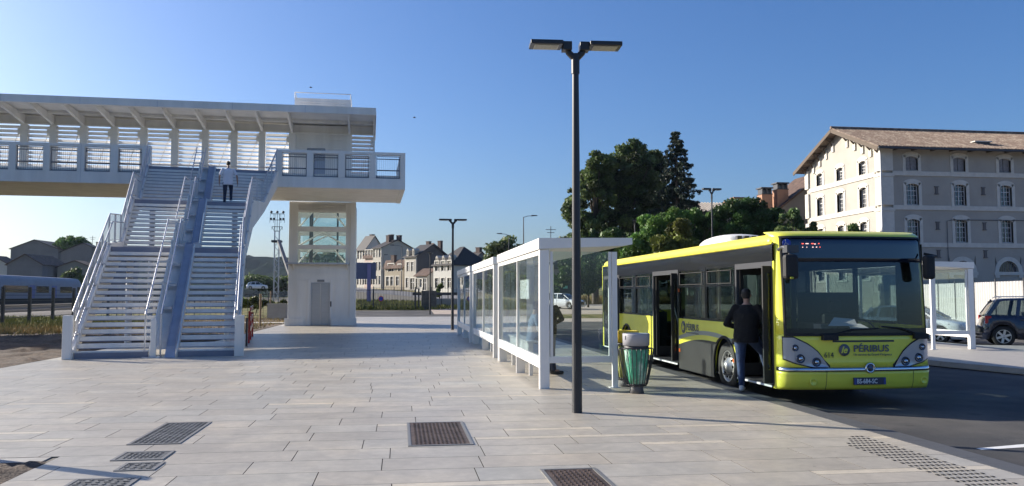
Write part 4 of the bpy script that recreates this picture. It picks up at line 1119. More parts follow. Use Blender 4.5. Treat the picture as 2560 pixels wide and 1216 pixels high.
# mirrors, wipers, small lamps
p = atY(1974, 666, 12.5); mx, mz = p[0] - BO.x, p[1] - BO.z
m = MB(); m.box(mx - .12, mx + .12, -.36, -.22, mz - .21, mz + .19); k = m.build('mirror', m_rub, bus, bevel=.05)
m = MB(); m.tube([(.02, .1, 2.60), (-.02, -.12, 2.63), (.02, -.28, mz + .3), (mx, -.28, mz + .17)], .028, 7); m.box(-.03, .17, -.3, -.14, mz + .22, mz + .34); m.build('mirror_arm', m_alu, k)
m = MB(); m.ball((mx - .02, -.37, mz - .19), (.035, .02, .02)); m.build('mirror_lamp', mat('amber_dim', (.5, .5, .05), .3), k)
p = atY(2319, 669, 12.6); mx, mz = p[0] - BO.x, p[1] - BO.z
m = MB(); m.box(mx - .09, mx + .09, -.26, -.12, mz - .20, mz + .20); k = m.build('mirror', m_rub, bus, bevel=.05)
m = MB(); m.tube([(W - .06, .1, 2.55), (W + .06, -.05, 2.5), (mx, -.18, mz + .18)], .024, 7); m.build('mirror_arm', m_rub, k)
for (x0, z0, x1, z1) in ((.78, 1.18, 1.65, 1.30), (2.42, 1.19, 1.7, 1.33)):
    m = MB(); ya = fr_y(x0) + rake(z0) - .05
    m.tube([(x0, ya, z0), ((x0 + x1) / 2, -.09, (z0 + z1) / 2 + .04), (x1, -.07, z1)], .014, 6); m.box(x0 - .12, x0 + .14, ya - .03, ya + .06, z0 - .07, z0 + .02)
    m.build('wiper', m_rub, bus)
for (y, z) in ((FD[1] + .12, .62), (MD[0] - .06, .62), (MD[0] - .04, 1.95)):
    m = MB(); m.box(-.012, -.0045, y - .05, y + .04, z - .03, z + .04); m.build('marker_lamp', mat('orange_lens', (.55, .12, .02), .3), bus)
m = MB(); m.lathe([(.06, -.003), (.06, -.012), (0, -.014)], 16, (0, FD[1] + .13, .98), 'x'); m.build('door_button', m_rub, bus)
# side lettering
def sd2(px, py): a = atX(px, py, 6.2); return a[0] - BO.y, a[1] - BO.z
y_, z_ = sd2(1709, 818)
m = MB(); m.lathe([(.135, -.003), (.135, -.008), (0, -.008)], 26, (0, y_, z_), 'x'); l_ = m.build('logo_disc', m_ink, bus)
text('le', .19, l_, (-.011, y_ + .085, z_ - .055), (math.pi / 2, 0, -math.pi / 2), m_yel, 'lettering', bold=.003, shear=.35)
y_, z_ = sd2(1716, 824); text('PÉRIBUS', .20, bus, (-.006, y_, z_ - .01), (math.pi / 2, 0, -math.pi / 2), m_ink, 'lettering', bold=.003, sx=1.05)
y_, z_ = sd2(1716, 832); text('Un service du Grand Périgueux', .06, bus, (-.006, y_, z_ - .01), (math.pi / 2, 0, -math.pi / 2), m_ink, 'lettering')
# ================================================================== cars
m_cglass = glass('car_glass', (.35, .40, .40), 0, 1.6)
m_tyre = mat('tyre', (.02, .02, .021), .8)
m_alloy = mat('alloy', (.62, .62, .63), .3, .7)
def car(name, label, cat, loc, rz, paint, sp, group=None):
    """front towards +x; sp: length, width, height, side profile"""
    t = thing(name, loc, rz, label, cat, group)
    L, Wd, Hh = sp['L'], sp['W'], sp['H']; xf, xr = sp['ax']; wr = sp['wr']; clr = sp['clear']
    belt = sp['belt']; low = sp['low']
    def fi(P, x):
        if x <= P[0][0]: return P[0][1]
        for (a, ya), (b, yb) in zip(P, P[1:]):
            if x <= b: return ya + (yb - ya) * (x - a) / (b - a)
        return P[-1][1]
    def arch_(x):
        for c in (xf, xr):
            if abs(x - c) < wr * 1.16: return wr + math.sqrt((wr * 1.16) ** 2 - (x - c) ** 2)
        return 0
    xs = sorted(set([-L / 2 + L * k / 46 for k in range(47)] + [c + s * wr * 1.16 for c in (xf, xr) for s in (-1, 1)]))
    def hw(x):
        e = min(x + L / 2, L / 2 - x); k = min(1, max(0, e) / sp.get('round', .55)); return Wd / 2 * (sp.get('nose', .78) + (1 - sp.get('nose', .78)) * math.sqrt(max(0, 1 - (1 - k) ** 2)))
    m = MB(); vs = []
    for x in xs:
        w = hw(x); zt = fi(belt, x); zb = max(clr, arch_(x)); zb0 = max(clr + fi(low, x), zb)
        sec = [(w * .90, min(zb, zt - .05)), (w * .985, min(max(zb0, clr + .12), zt - .04)), (w, max(min(.55, zt - .06), zb0)), (w * .985, max(zt - .10, zb0 + .005)), (w * .93, zt - .01), (w * .75, zt + .02), (0, zt + .045)]
        full = sec + [(-a, b) for a, b in sec[-2::-1]]
        vs += [(x, a, b) for a, b in full]
    n = 13; nn = len(xs)
    fs = [(j * n + i, j * n + i + 1, (j + 1) * n + i + 1, (j + 1) * n + i) for j in range(nn - 1) for i in range(n - 1)]
    m.add(vs, fs, 0, True); m.add(vs[:n], [tuple(range(n))], 0); m.add(vs[-n:], [tuple(range(n))[::-1]], 0)
    body = m.build('body', paint, t, fix=True)
    m = MB(); m.box(-L / 2 + .15, L / 2 - .15, -Wd / 2 * .8, Wd / 2 * .8, clr + .02, .62)
    for c in (xf, xr): m.box(c - wr * 1.1, c + wr * 1.1, -Wd / 2 * .9, Wd / 2 * .9, clr + .1, wr * 2.0)
    m.build('underbody', m_tyre, t)
    # glasshouse
    gh = sp['glass']       # list of (x, z_top) roof line incl. screens; base at belt
    def tw(z, x):
        zb = fi(belt, x); k = max(0, (z - zb) / (Hh - zb)); return hw(x) * (.91 - .17 * k)
    m = MB(); vs = []
    gx = sorted(set([gh[0][0] + (gh[-1][0] - gh[0][0]) * k / 30 for k in range(31)] + [p[0] for p in gh]))
    for x in gx:
        zt = fi(gh, x); zb = min(fi(belt, x) - .02, zt - .005); w1 = tw(zt, x); w0 = hw(x) * .91
        sec = [(w0, zb), ((w0 + w1) / 2 + .006, (zb + zt) / 2), (w1, zt - .03 if zt - zb > .06 else zt), (w1 * .7, zt), (0, zt + .005)]
        full = sec + [(-a, b) for a, b in sec[-2::-1]]
        vs += [(x, a, b) for a, b in full]
    n = 9; nn = len(gx)
    m.add(vs, [(j * n + i, j * n + i + 1, (j + 1) * n + i + 1, (j + 1) * n + i) for j in range(nn - 1) for i in range(n - 1)], 0, True)
    m.build('glasshouse', m_cglass, t, fix=True)
    # roof skin and pillars
    r0, r1 = sp['roof']; m = MB(); vs = []
    rx = [r0 + (r1 - r0) * k / 12 for k in range(13)]
    for x in rx:
        zt = fi(gh, x); w1 = tw(zt, x)
        sec = [(w1 + .018, zt - .06), (w1 + .014, zt - .005), (w1 * .72, zt + .018), (0, zt + .026)]
        full = sec + [(-a, b) for a, b in sec[-2::-1]]; vs += [(x, a, b) for a, b in full]
    n = 7
    m.add(vs, [(j * n + i, j * n + i + 1, (j + 1) * n + i + 1, (j + 1) * n + i) for j in range(12) for i in range(n - 1)], 0, True)
    m.build('roof', paint, t, fix=True)
    for s in (-1, 1):
        m = MB()
        for (xa, za, xb, zb, w) in sp['pillars']:
            ya = tw(za, xa) + .004; yb = tw(zb, xb) + .004
            if w > .11: m.box(xa, xb, s * (max(ya, yb) - .012), s * (max(ya, yb) + .006), za, zb) if False else m.beam((xa, s * ya, za), (xb, s * yb, zb), w, .03, up=(0, 1, 0))
            else: m.beam((xa, s * ya, za), (xb, s * yb, zb), w, .03, up=(0, 1, 0))
        m.build('pillar', paint if sp.get('pp', True) else m_tyre, t)
        # mirror and handle
        m = MB(); xm = sp['mirror']; zm = fi(belt, xm) + .08; m.ball((xm, s * (hw(xm) + .08), zm), (.07, .10, .07)); m.beam((xm, s * hw(xm) * .93, zm - .06), (xm, s * (hw(xm) + .04), zm - .02), .05, .04); m.build('door_mirror', paint, t)
        m = MB()
        for xh in sp['handles']: z = fi(belt, xh) - .13; m.box(xh - .09, xh + .09, s * (hw(xh) * .985), s * (hw(xh) * .985 + .022), z - .015, z + .015)
        m.build('door_handle', paint, t)
        m = MB()
        for xs_ in sp['seams']: z = fi(belt, xs_); m.box(xs_ - .006, xs_ + .006, s * (hw(xs_) * .97), s * (hw(xs_) * .985 + .016), clr + .2, z - .05)
        m.build('door_seam', m_tyre, t)
    for c in (xf, xr):
        for s in (-1, 1):
            w = MB(); ww = .2; w.lathe([(wr * .66, 0), (wr * .92, 0), (wr, .03), (wr, ww - .03), (wr * .92, ww), (wr * .66, ww)], 28, (0, 0, 0), 'y')
            wo = w.build('wheel', m_tyre, t); wo.location = (c, s * (Wd / 2 - .03), wr); wo.rotation_euler = (0, 0, 0 if s < 0 else math.pi)
            rmm = MB(); rmm.lathe([(wr * .67, .02), (wr * .62, .01), (wr * .60, .06), (wr * .2, .08), (0, .08)], 24, (0, 0, 0), 'y', 1)
            for k in range(sp.get('spokes', 5)):
                a = 2 * math.pi * k / sp.get('spokes', 5) + .3
                rmm.beam((0, .035, 0), (wr * .63 * math.cos(a), .025, wr * .63 * math.sin(a)), wr * .20, .03, 0, up=(0, 1, 0))
            rmm.lathe([(wr * .16, .05), (wr * .15, .01), (0, .005)], 12, (0, 0, 0), 'y', 0)
            rmm.lathe([(wr * .68, .012), (wr * .60, .012)], 24, (0, 0, 0), 'y', 0)
            rmm.build('rim', [m_alloy, m_tyre], wo)
    # seats behind the glass
    m = MB()
    for x in (sp['seat'], sp['seat'] - .85):
        for y in (-.36, .36): m.box(x - .10, x + .06, y - .22, y + .22, .5, 1.02); m.box(x - .08, x + .02, y - .11, y + .11, 1.05, 1.22)
    m.build('seat', mat('car_seat', (.18, .18, .19), .8), t)
    return t, fi, hw
m_wp = mat('white_car_paint', (.78, .79, .80), .25, coat=1.0, spec=.6)
m_np = mat('navy_car_paint', (.010, .014, .035), .22, coat=1.0, spec=.6)
m_red = mat('red_lens', (.45, .015, .02), .25)
m_plt = mat('plate_white', (.7, .7, .68), .5)
hatch = dict(L=4.05, W=1.75, H=1.43, ax=(1.20, -1.34), wr=.32, clear=.17, nose=.74, round=.6,
             belt=[(-2.03, .80), (-1.9, .98), (-1.0, .95), (.3, .93), (.75, .93), (1.3, .86), (1.8, .76), (1.97, .66), (2.03, .5)],
             low=[(-2.03, .12), (-1.6, .0), (1.6, .0), (2.03, .06)],
             glass=[(-1.86, 1.0), (-1.55, 1.30), (-1.2, 1.40), (-.4, 1.43), (.1, 1.39), (.35, 1.30), (1.0, .92)],
             roof=(-1.55, .12), pillars=[(.35, 1.30, .98, .93, .06), (-.35, .93, -.40, 1.38, .09), (-1.25, .94, -1.15, 1.36, .10), (-1.75, 1.0, -1.45, 1.32, .2)],
             mirror=.62, handles=(-.25, -1.05), seams=(.80, -.37, -1.2), seat=-.15)
hd_ = R(-57); hv = Vector((math.cos(hd_), math.sin(hd_), 0)); nv = Vector((-math.sin(hd_), math.cos(hd_), 0))
g0 = G(2396, 861, -.15); cc = Vector((g0[0], g0[1], -.15)) - hv * 1.85 + nv * .85
wc, fi_, hw_ = car('parked_car', 'white hatchback parked behind the island shelter, seen three-quarter from the front', 'car', cc, hd_, m_wp, hatch)
m = MB()
m.add([(1.99, -.42, .64), (1.99, .42, .64), (2.045, .38, .52), (2.05, .34, .32), (2.05, -.34, .32), (2.045, -.38, .52)], [(0, 1, 2, 3, 4, 5)]); m.build('grille', m_tyre, wc, solid=.02)
m = MB(); m.box(2.055, 2.07, -.25, .25, .40, .50); p_ = m.build('number_plate', m_plt, wc)
for s in (-1, 1):
    m = MB(); m.add([(1.93, s * .50, .72), (1.60, s * .80, .77), (1.50, s * .865, .74), (1.72, s * .82, .64), (1.98, s * .54, .62)], [(0, 1, 2, 3, 4)]); m.build('headlight', mat('car_lamp', (.10, .11, .12), .1, .3, coat=1), wc, solid=.04)
    m = MB(); m.beam((1.86, s * .72, .66), (1.80, s * .80, .38), .03, .03); m.build('running_light', m_tyre, wc)
    m = MB(); m.ball((1.88, s * .64, .69), .05); m.build('lamp', m_chr, wc)
m = MB(); m.box(1.9, 2.03, -.6, .6, .19, .27); m.build('lower_grille', m_tyre, wc)
suvs = dict(L=4.5, W=1.84, H=1.75, ax=(1.30, -1.60), wr=.37, clear=.26, nose=.86, round=.4,
            belt=[(-2.25, .62), (-2.22, .75), (-2.12, 1.10), (-1.5, 1.10), (.8, 1.07), (1.2, 1.05), (1.9, .98), (2.15, .85), (2.25, .6)],
            low=[(-2.25, .2), (-1.9, .05), (1.9, .05), (2.25, .15)],
            glass=[(-2.14, 1.12), (-1.85, 1.60), (-1.6, 1.70), (-.6, 1.73), (.1, 1.70), (.35, 1.60), (1.0, 1.07)],
            roof=(-1.85, .15), pillars=[(.38, 1.60, 1.0, 1.08, .07), (-.30, 1.08, -.32, 1.68, .10), (-1.15, 1.09, -1.05, 1.69, .12), (-2.06, 1.12, -1.70, 1.66, .14)],
            mirror=.75, handles=(-.15, -1.0), seams=(.85, -.30), seat=.1, spokes=6)
g1 = G(2511, 868, -.15); ra = R(-30)
cs = Vector((g1[0], g1[1], -.15)) + Vector((math.cos(ra), math.sin(ra), 0)) * 1.60 + Vector((-math.sin(ra), math.cos(ra), 0)) * .92
sv, fi_, hw_ = car('parked_suv', 'dark navy off-road car cut by the right edge, parked beside the white hoarding', 'car', cs, ra, m_np, suvs)
for s in (-1, 1):
    m = MB(); m.box(-2.16, -1.96, s * .80, s * .885, .82, 1.10); m.build('tail_light', m_red, sv, bevel=.02)
    m = MB(); m.tube([(-1.7, s * .62, 1.73), (-1.6, s * .62, 1.79), (.1, s * .62, 1.80), (.25, s * .62, 1.72)], .02, 6); m.build('roof_rail', m_alloy, sv)
m = MB(); m.box(-2.36, -2.1, -.82, .82, .50, .70); m.build('rear_bumper', m_tyre, sv, bevel=.04)
mini = dict(hatch); mini.update(L=4.25, H=1.58, W=1.8, clear=.2,
            belt=[(-2.12, .80), (-2.0, 1.05), (-1.0, 1.02), (.3, 1.0), (.85, .98), (1.4, .93), (1.9, .82), (2.06, .70), (2.12, .5)],
            glass=[(-1.95, 1.07), (-1.65, 1.42), (-1.3, 1.54), (-.4, 1.58), (.1, 1.54), (.4, 1.42), (1.1, .98)], roof=(-1.65, .12),
            pillars=[(.4, 1.42, 1.08, .99, .07), (-.35, 1.0, -.40, 1.52, .09), (-1.3, 1.02, -1.2, 1.50, .12), (-1.85, 1.07, -1.55, 1.44, .25)])
p = atD(1412, 762, 84); z = zl(p.x, p.y)
mc, a_, b_ = car('parked_car', 'small white crossover far off on the gravel lot, seen between the shelter posts', 'car', (p.x, p.y, z), R(-48), m_wp, mini)
m = MB(); m.box(2.1, 2.14, -.45, .45, .42, .7); m.build('grille', m_tyre, mc)
for s in (-1, 1):
    m = MB(); m.ball((1.95, s * .62, .76), (.12, .18, .08)); m.build('headlight', mat('car_lamp', (.10, .11, .12), .1), mc)
p = atD(643, 712, 170)
vn, a_, b_ = car('parked_van', 'tiny white car far off beyond the railway, between the stairs and the lift tower', 'car', (p.x, p.y, p.z - 1.0), R(10), m_wp, mini)
# ================================================================== train
q = atD(190, 740, 116); tx = -48.1
m_tw = mat('train_grey', (.26, .27, .31), .6, var=.08, vscale=.5); m_tb = mat('train_blue', (.10, .14, .36), .5); m_twin = mat('train_window', (.03, .04, .05), .1)
tr = thing('train', (tx, 130.8, .35), 0, 'grey and blue regional train standing on the tracks at far left', 'train')
def tsec(y, k=1.0): return [(1.42, .9), (1.45, 1.6), (1.43, 2.6), (1.30 * (.5 + .5 * k), 3.1 + .2 * k), (1.0 * k, 3.25 + .45 * k), (0, 3.3 + .5 * k)]
m = MB(); vs = []; sy = [(-60, 1, 0), (-.0 - 2.8, 1, 0), (-1.8, .9, 0), (-1.0, .6, -.0), (-.4, .25, 0), (0, -.2, 0)]
for (y, k, _) in sy:
    s = tsec(y, max(k, -.2)); w = 1 if k > .8 else .90 if k > .5 else .8 if k > .2 else .62
    full = [(a * w, max(.9, b)) for a, b in s] + [(-a * w, max(.9, b)) for a, b in s[-2::-1]]
    vs += [(a, y, b) for a, b in full]
n = 11
m.add(vs, [(j * n + i, j * n + i + 1, (j + 1) * n + i + 1, (j + 1) * n + i) for j in range(len(sy) - 1) for i in range(n - 1)], 0, True); m.add(vs[-n:], [tuple(range(n))])
m.build('car_body', m_tw, tr, fix=True)
m = MB()
for s in (-1, 1):
    m.add([(s * 1.10, -60, 3.38), (s * 1.38, -60, 2.75), (s * 1.38, -3.2, 2.75), (s * 1.10, -4.4, 3.38)], [(0, 1, 2, 3)])
m.build('roof_stripe', m_tb, tr, solid=.03)
for (a, b) in ((-45, -38), (-35, -28.5), (-26, -19.5), (-17, -13.2), (-9.5, -5.4), (-3.4, -1.9)): MB().box(1.445, 1.47, a, b, 1.65, 2.5).build('train_window', m_twin, tr)
for (a, b) in ((-12.2, -10.6), (-18.9, -17.5)): MB().box(1.44, 1.465, a, b, .95, 2.6).build('train_door', m_tb, tr)
m = MB(); m.box(-1.2, 1.2, -60, -1.6, .2, .9)
m.build('bogies', m_tyre, tr)
# ================================================================== big barracks-like building at right
m_rend = mat('grey_render', (.38, .355, .315), .9, var=.09, vscale=.35, bump=.15, bscale=30, col2=(.32, .30, .265), c2scale=.25, c2lo=.5, c2hi=.75)
m_stone = mat('pale_stone', (.58, .555, .50), .8, var=.1, vscale=2)
m_winf = mat('window_white', (.62, .62, .62), .5)
m_pane = mat('dark_window_glass', (.02, .025, .035), .06, spec=.9)
m_wood = mat('eaves_wood', (.10, .075, .055), .8)
def tile_mat(name, c1, c2, s=3.2):
    m = mat(name, c1, .9, var=.35, vscale=4, col2=c2, c2scale=1.3, bump=.6, bscale=9)
    return m
m_tile = tile_mat('roman_tile', (.150, .108, .085), (.24, .195, .155))
m_tile2 = tile_mat('brown_tile', (.075, .045, .035), (.12, .075, .055))
m_slate = mat('dark_slate', (.028, .024, .025), .7, var=.25, vscale=2)
D0 = 75.0
C0 = atD(2209, 600, D0); C0.z = 0
GW = 14.0
fb_z = lambda py: atY(2215, py, C0.y)[1]
zE = 15.4; zR = 18.2
bld = thing('barracks_building', (C0.x, C0.y, 0), 0, 'large four-storey grey rendered building with a tiled gable roof, at right', 'building')
def facade(m, s0, s1, z0, z1, ops, plane, th=.45, mi=0):
    """wall with rectangular openings; plane 'y' faces -y (s along x), 'x' faces -x (s along y)"""
    zs = sorted(set([z0, z1] + [v for o in ops for v in o[2:4] if z0 < v < z1])); ss = sorted(set([s0, s1] + [v for o in ops for v in o[:2] if s0 < v < s1]))
    for za, zb in zip(zs, zs[1:]):
        run = None
        for sa, sb in zip(ss, ss[1:]):
            c = ((sa + sb) / 2, (za + zb) / 2); hole = any(o[0] < c[0] < o[1] and o[2] < c[1] < o[3] for o in ops)
            if not hole:
                if run is None: run = [sa, sb]
                else: run[1] = sb
            if hole or sb == ss[-1]:
                if run:
                    if plane == 'y': m.box(run[0], run[1], 0, th, za, zb, mi)
                    else: m.box(0, th, run[0], run[1], za, zb, mi)
                run = None
rows_z = [(13.2 + .05, 14.75), (10.05, 12.2), (6.6, 8.9)]
wx = [atY(x, 480, C0.y)[0] - C0.x for x in (2281, 2400, 2514)]; wx.append(wx[2] * 2 - wx[1]); wx.append(wx[3] * 2 - wx[2])
wy = [atX(x, 480, C0.x)[0] - C0.y for x in (2158, 2101, 2050)]
LW = wx[-1] + 3
opsF = []; opsG = []
for x in wx:
    for (a, b) in rows_z: opsF.append((x - .62, x + .62, a, b))
for y in wy:
    for (a, b) in rows_z + [(3.2, 5.4)]: opsG.append((y - .62, y + .62, a, b))
arc = [(x - 1.35, x + 1.35, 3.75, 5.3) for x in wx]
m = MB(); facade(m, 0, LW, 0, zE, opsF + arc, 'y'); 
facade(m, .451, GW, 0, zE, opsG, 'x')
m.prism([(0, zE), (GW, zE), (GW / 2, zR)], 'x', 0, .45)
m.box(LW - .3, LW, .46, GW, 0, zE); m.box(.46, LW - .31, GW - .3, GW, 0, zE)
m.build('wall', m_rend, bld)
# window surrounds and frames
def window_unit(s, z0, z1, plane, par, shut=False, w=.62):
    def B(m, a0, a1, d0, d1, zz0, zz1, mi=0):
        if plane == 'y': m.box(s + a0, s + a1, d0, d1, zz0, zz1, mi)
        else: m.box(d0, d1, s + a0, s + a1, zz0, zz1, mi)
    f = MB(); e = .30
    B(f, -w - e, -w, -.05, .2, z0 - .1, z1 - .12); B(f, w, w + e, -.05, .2, z0 - .1, z1 - .12)
    pts = []; n = 10
    for k in range(n + 1):
        a = math.pi * (.15 + .70 * k / n); pts.append((math.cos(a) * (w + e) / math.cos(math.pi * .15), z1 - .12 + (math.sin(a) - math.sin(math.pi * .15)) * (w + e) * .62))
    inner = []
    for k in range(n + 1):
        a = math.pi * (.15 + .70 * k / n); inner.append((math.cos(a) * w / math.cos(math.pi * .15), z1 - .40 + (math.sin(a) - math.sin(math.pi * .15)) * w * .55))
    # arch as quads
    for k in range(n):
        p0, p1, q0, q1 = pts[k], pts[k + 1], inner[k], inner[k + 1]
        V = []
        for d in (-.05, .2):
            for q in (p0, p1, q1, q0):
                V.append((s + q[0], d, q[1] + .03) if plane == 'y' else (d, s + q[0], q[1] + .03)) if q in (p0, p1) else V.append((s + q[0], d, q[1]) if plane == 'y' else (d, s + q[0], q[1]))
        f.add(V, [(0, 1, 2, 3), (4, 7, 6, 5), (0, 4, 5, 1), (3, 2, 6, 7)])
    B(f, -w - e - .05, w + e + .05, -.12, .2, z0 - .22, z0 - .1)
    wo = f.build('window', m_stone, par)
    g = MB(); B(g, -w, w, .30, .32, z0 - .05, z1 + .1); g.build('pane', m_pane, wo)
    fr = MB(); t = .06
    if shut:
        B(fr, -w, -.03, .22, .27, z0, z1); B(fr, .03, w, .22, .27, z0, z1)
        fr.build('shutter', mat('grey_shutter', (.22, .22, .235), .7, var=.2, vscale=6), wo)
    else:
        for a in (-w, -t / 2, w - t): B(fr, a, a + t, .24, .295, z0, z1)
        for a in (-w * .52, w * .45): B(fr, a, a + .03, .25, .29, z0, z1)
        nz_ = 5
        for k in range(nz_ + 1):
            z = z0 + (z1 - z0) * k / nz_; B(fr, -w + t, -t / 2, .253, .288, z, z + (.06 if k in (0, 3) else .03)); B(fr, t / 2, w - t, .253, .288, z, z + (.06 if k in (0, 3) else .03))
        fr.build('frame', m_winf, wo)
for x in wx:
    for i, (a, b) in enumerate(rows_z): window_unit(x, a, b, 'y', bld, shut=(i == 0))
for y in wy:
    for i, (a, b) in enumerate(rows_z + [(3.2, 5.4)]): window_unit(y, a, b, 'x', bld)
for x in wx:                                    # half-round ground floor windows
    f = MB(); n = 14
    for k in range(n):
        a0, a1 = math.pi * k / n, math.pi * (k + 1) / n
        V = []
        for d in (-.06, .25):
            for (a, r) in ((a0, 1.42), (a1, 1.42), (a1, 1.02), (a0, 1.02)): V.append((x + r * math.cos(a), d, 3.85 + r * math.sin(a)))
        f.add(V, [(0, 1, 2, 3), (4, 7, 6, 5), (0, 4, 5, 1), (3, 2, 6, 7)])
    f.box(x - 1.5, x + 1.5, -.12, .2, 3.55, 3.85); f.box(x - 1.4, x - 1.0, -.1, .2, 3.3, 3.55); f.box(x + 1.0, x + 1.4, -.1, .2, 3.3, 3.55)
    wo = f.build('window', m_stone, bld)
    g = MB(); g.prism([(x - 1.33, 5.31)] + [(x + 1.02 * math.cos(math.pi - math.pi * k / 12), 3.85 + 1.02 * math.sin(math.pi * k / 12)) for k in range(13)] + [(x + 1.33, 5.31)], 'y', .02, .1); g.build('spandrel', m_rend, wo)
    g = MB(); g.box(x - 1.05, x + 1.05, .28, .3, 3.85, 4.9); g.build('pane', m_pane, wo)
    g = MB()
    for k in range(-4, 5): hgt = math.sqrt(max(0, 1.02 ** 2 - (k * .22) ** 2)); g.box(x + k * .22 - .02, x + k * .22 + .02, .12, .16, 3.85, 3.85 + hgt)
    g.build('bars', mat('iron_bars', (.2, .19, .2), .6), wo)
# bands, quoins, pilasters
m = MB()
for z in (12.72, 9.55, 6.1):
    m.box(1.0, LW, -.10, -.003, z, z + .42); m.box(-.10, -.003, 1.0, GW - .6, z, z + .42)
m.build('stone_band', m_stone, bld)
for (z0, z1) in ((0, 6.0), (6.52, 9.4), (9.97, 12.6), (13.14, 15.1)):
    m = MB(); m.box(-.22, 1.0, -.22, -.003, z0, z1); m.box(-.22, -.003, .0, .75, z0, z1); m.box(-.26, 1.06, -.30, -.003, z1, z1 + .3); m.box(-.30, -.003, 0, .85, z1 + .001, z1 + .3)
    m.build('corner_quoin', m_stone, bld)
    m = MB(); m.box(-.2, -.003, GW - .6, GW + .1, z0, z1); m.build('corner_quoin', m_stone, bld)
m = MB(); m.tube([(-.33, -.30, 15.2), (-.28, -.32, 14.6), (-.28, -.32, 0)], .07, 8); m.build('downpipe', mat('zinc', (.55, .55, .55), .5, .3), bld)
for x0_ in ((wx[0] + wx[1]) / 2, (wx[1] + wx[2]) / 2, (wx[2] + wx[3]) / 2):
    for z in (11.4, 8.1, 5.5):
        m = MB(); m.box(x0_ - .13, x0_ + .13, -.09, -.003, z - .3, z + .3); m.box(x0_ - .2, x0_ + .2, -.12, -.003, z + .30, z + .37); m.box(x0_ - .2, x0_ + .2, -.12, -.003, z - .37, z - .30); m.build('wall_anchor', mat('anchor_iron', (.12, .11, .11), .7), bld)
# roof with wide eaves
OV = 1.1; GO = 1.0; th = .18
sl = (zR - zE) / (GW / 2)
m = MB()
def rz_(y): return zE + sl * min(y, GW - y) + .25 if True else 0
for (ya, yb) in ((-OV, GW / 2), (GW + OV, GW / 2)):
    za = zE - sl * OV + .25; zb = zR + .25
    vs = []
    for x in (-GO, LW):
        vs += [(x, ya, za), (x, yb, zb), (x, yb, zb - th), (x, ya, za - th)]
    m.add(vs, [(0, 4, 5, 1), (3, 2, 6, 7), (0, 3, 7, 4), (0, 1, 2, 3), (4, 7, 6, 5)], 0)
# rolled tile rows on the visible slope
k = 0; x = -GO + .12
while x < LW:
    m.tube([(x, -OV - .02, zE - sl * OV + .26), (x, GW / 2, zR + .27)], .085, 5, 0, caps=False); x += .34
m.tube([(-GO, GW / 2, zR + .33), (LW, GW / 2, zR + .33)], .17, 8, 0)
rf_ = m.build('roof', m_tile, bld)
for s in (-1, 1):
    for k in range(1, 6):
        y = GW / 2 + s * (GW / 2) * k / 5.2; z = zE + sl * min(y, GW - y)
        if y < 0 or y > GW: continue
        m = MB(); m.beam((-GO + .1, y, z - .0), (.0, y, z - .0), .16, .2, 0); m.beam((-GO + .3, y, z - .1), (-.02, y, z - .8), .12, .14, 0); m.build('eaves_bracket', m_wood, bld)
m = MB(); m.beam((-GO, -OV, zE - sl * OV + .0), (-GO, GW / 2, zR + .02), .08, .34); m.beam((-GO, GW + OV, zE - sl * OV), (-GO, GW / 2, zR + .02), .08, .34); m.build('bargeboard', m_wood, bld)
x = 1.2
while x < LW: MB().box(x - .09, x + .09, -OV + .05, -.003, zE - .35, zE - .2).build('eaves_bracket', m_wood, bld); x += 1.9
for s in (-1, 1):
    for k in range(1, 6):
        y = GW / 2 + s * (GW / 2) * k / 5.2; z = zE + sl * min(y, GW - y); MB().box(-.14, -.003, y - .2, y + .2, z - 1.35, z - .4).build('bracket_stone', m_stone, bld)
m = MB(); m.tube([(-GO, -OV - .1, zE - sl * OV + .1), (LW, -OV - .1, zE - sl * OV + .1)], .09, 8); m.build('gutter', m_dark, bld)
m = MB(); rx_ = atY(2437, 352, C0.y + 2)[0] - C0.x; m.box(rx_ - .7, rx_ + .7, .9, 2.0, 15.9, 16.25); m.box(rx_ - .9, rx_ + .9, .8, 2.4, 16.25, 16.34, 1); m.build('roof_window', [m_dark, m_stone], bld)
m = MB(); a = atY(2370, 553, C0.y - .1); xx = a[0] - C0.x; m.tube([(xx - .1, -.1, 0), (xx - .1, -.1, a[1]), (xx + .4, -.12, a[1] + .1), (LW, -.12, a[1] + .2)], .03, 5); m.build('cable', m_dark, bld)

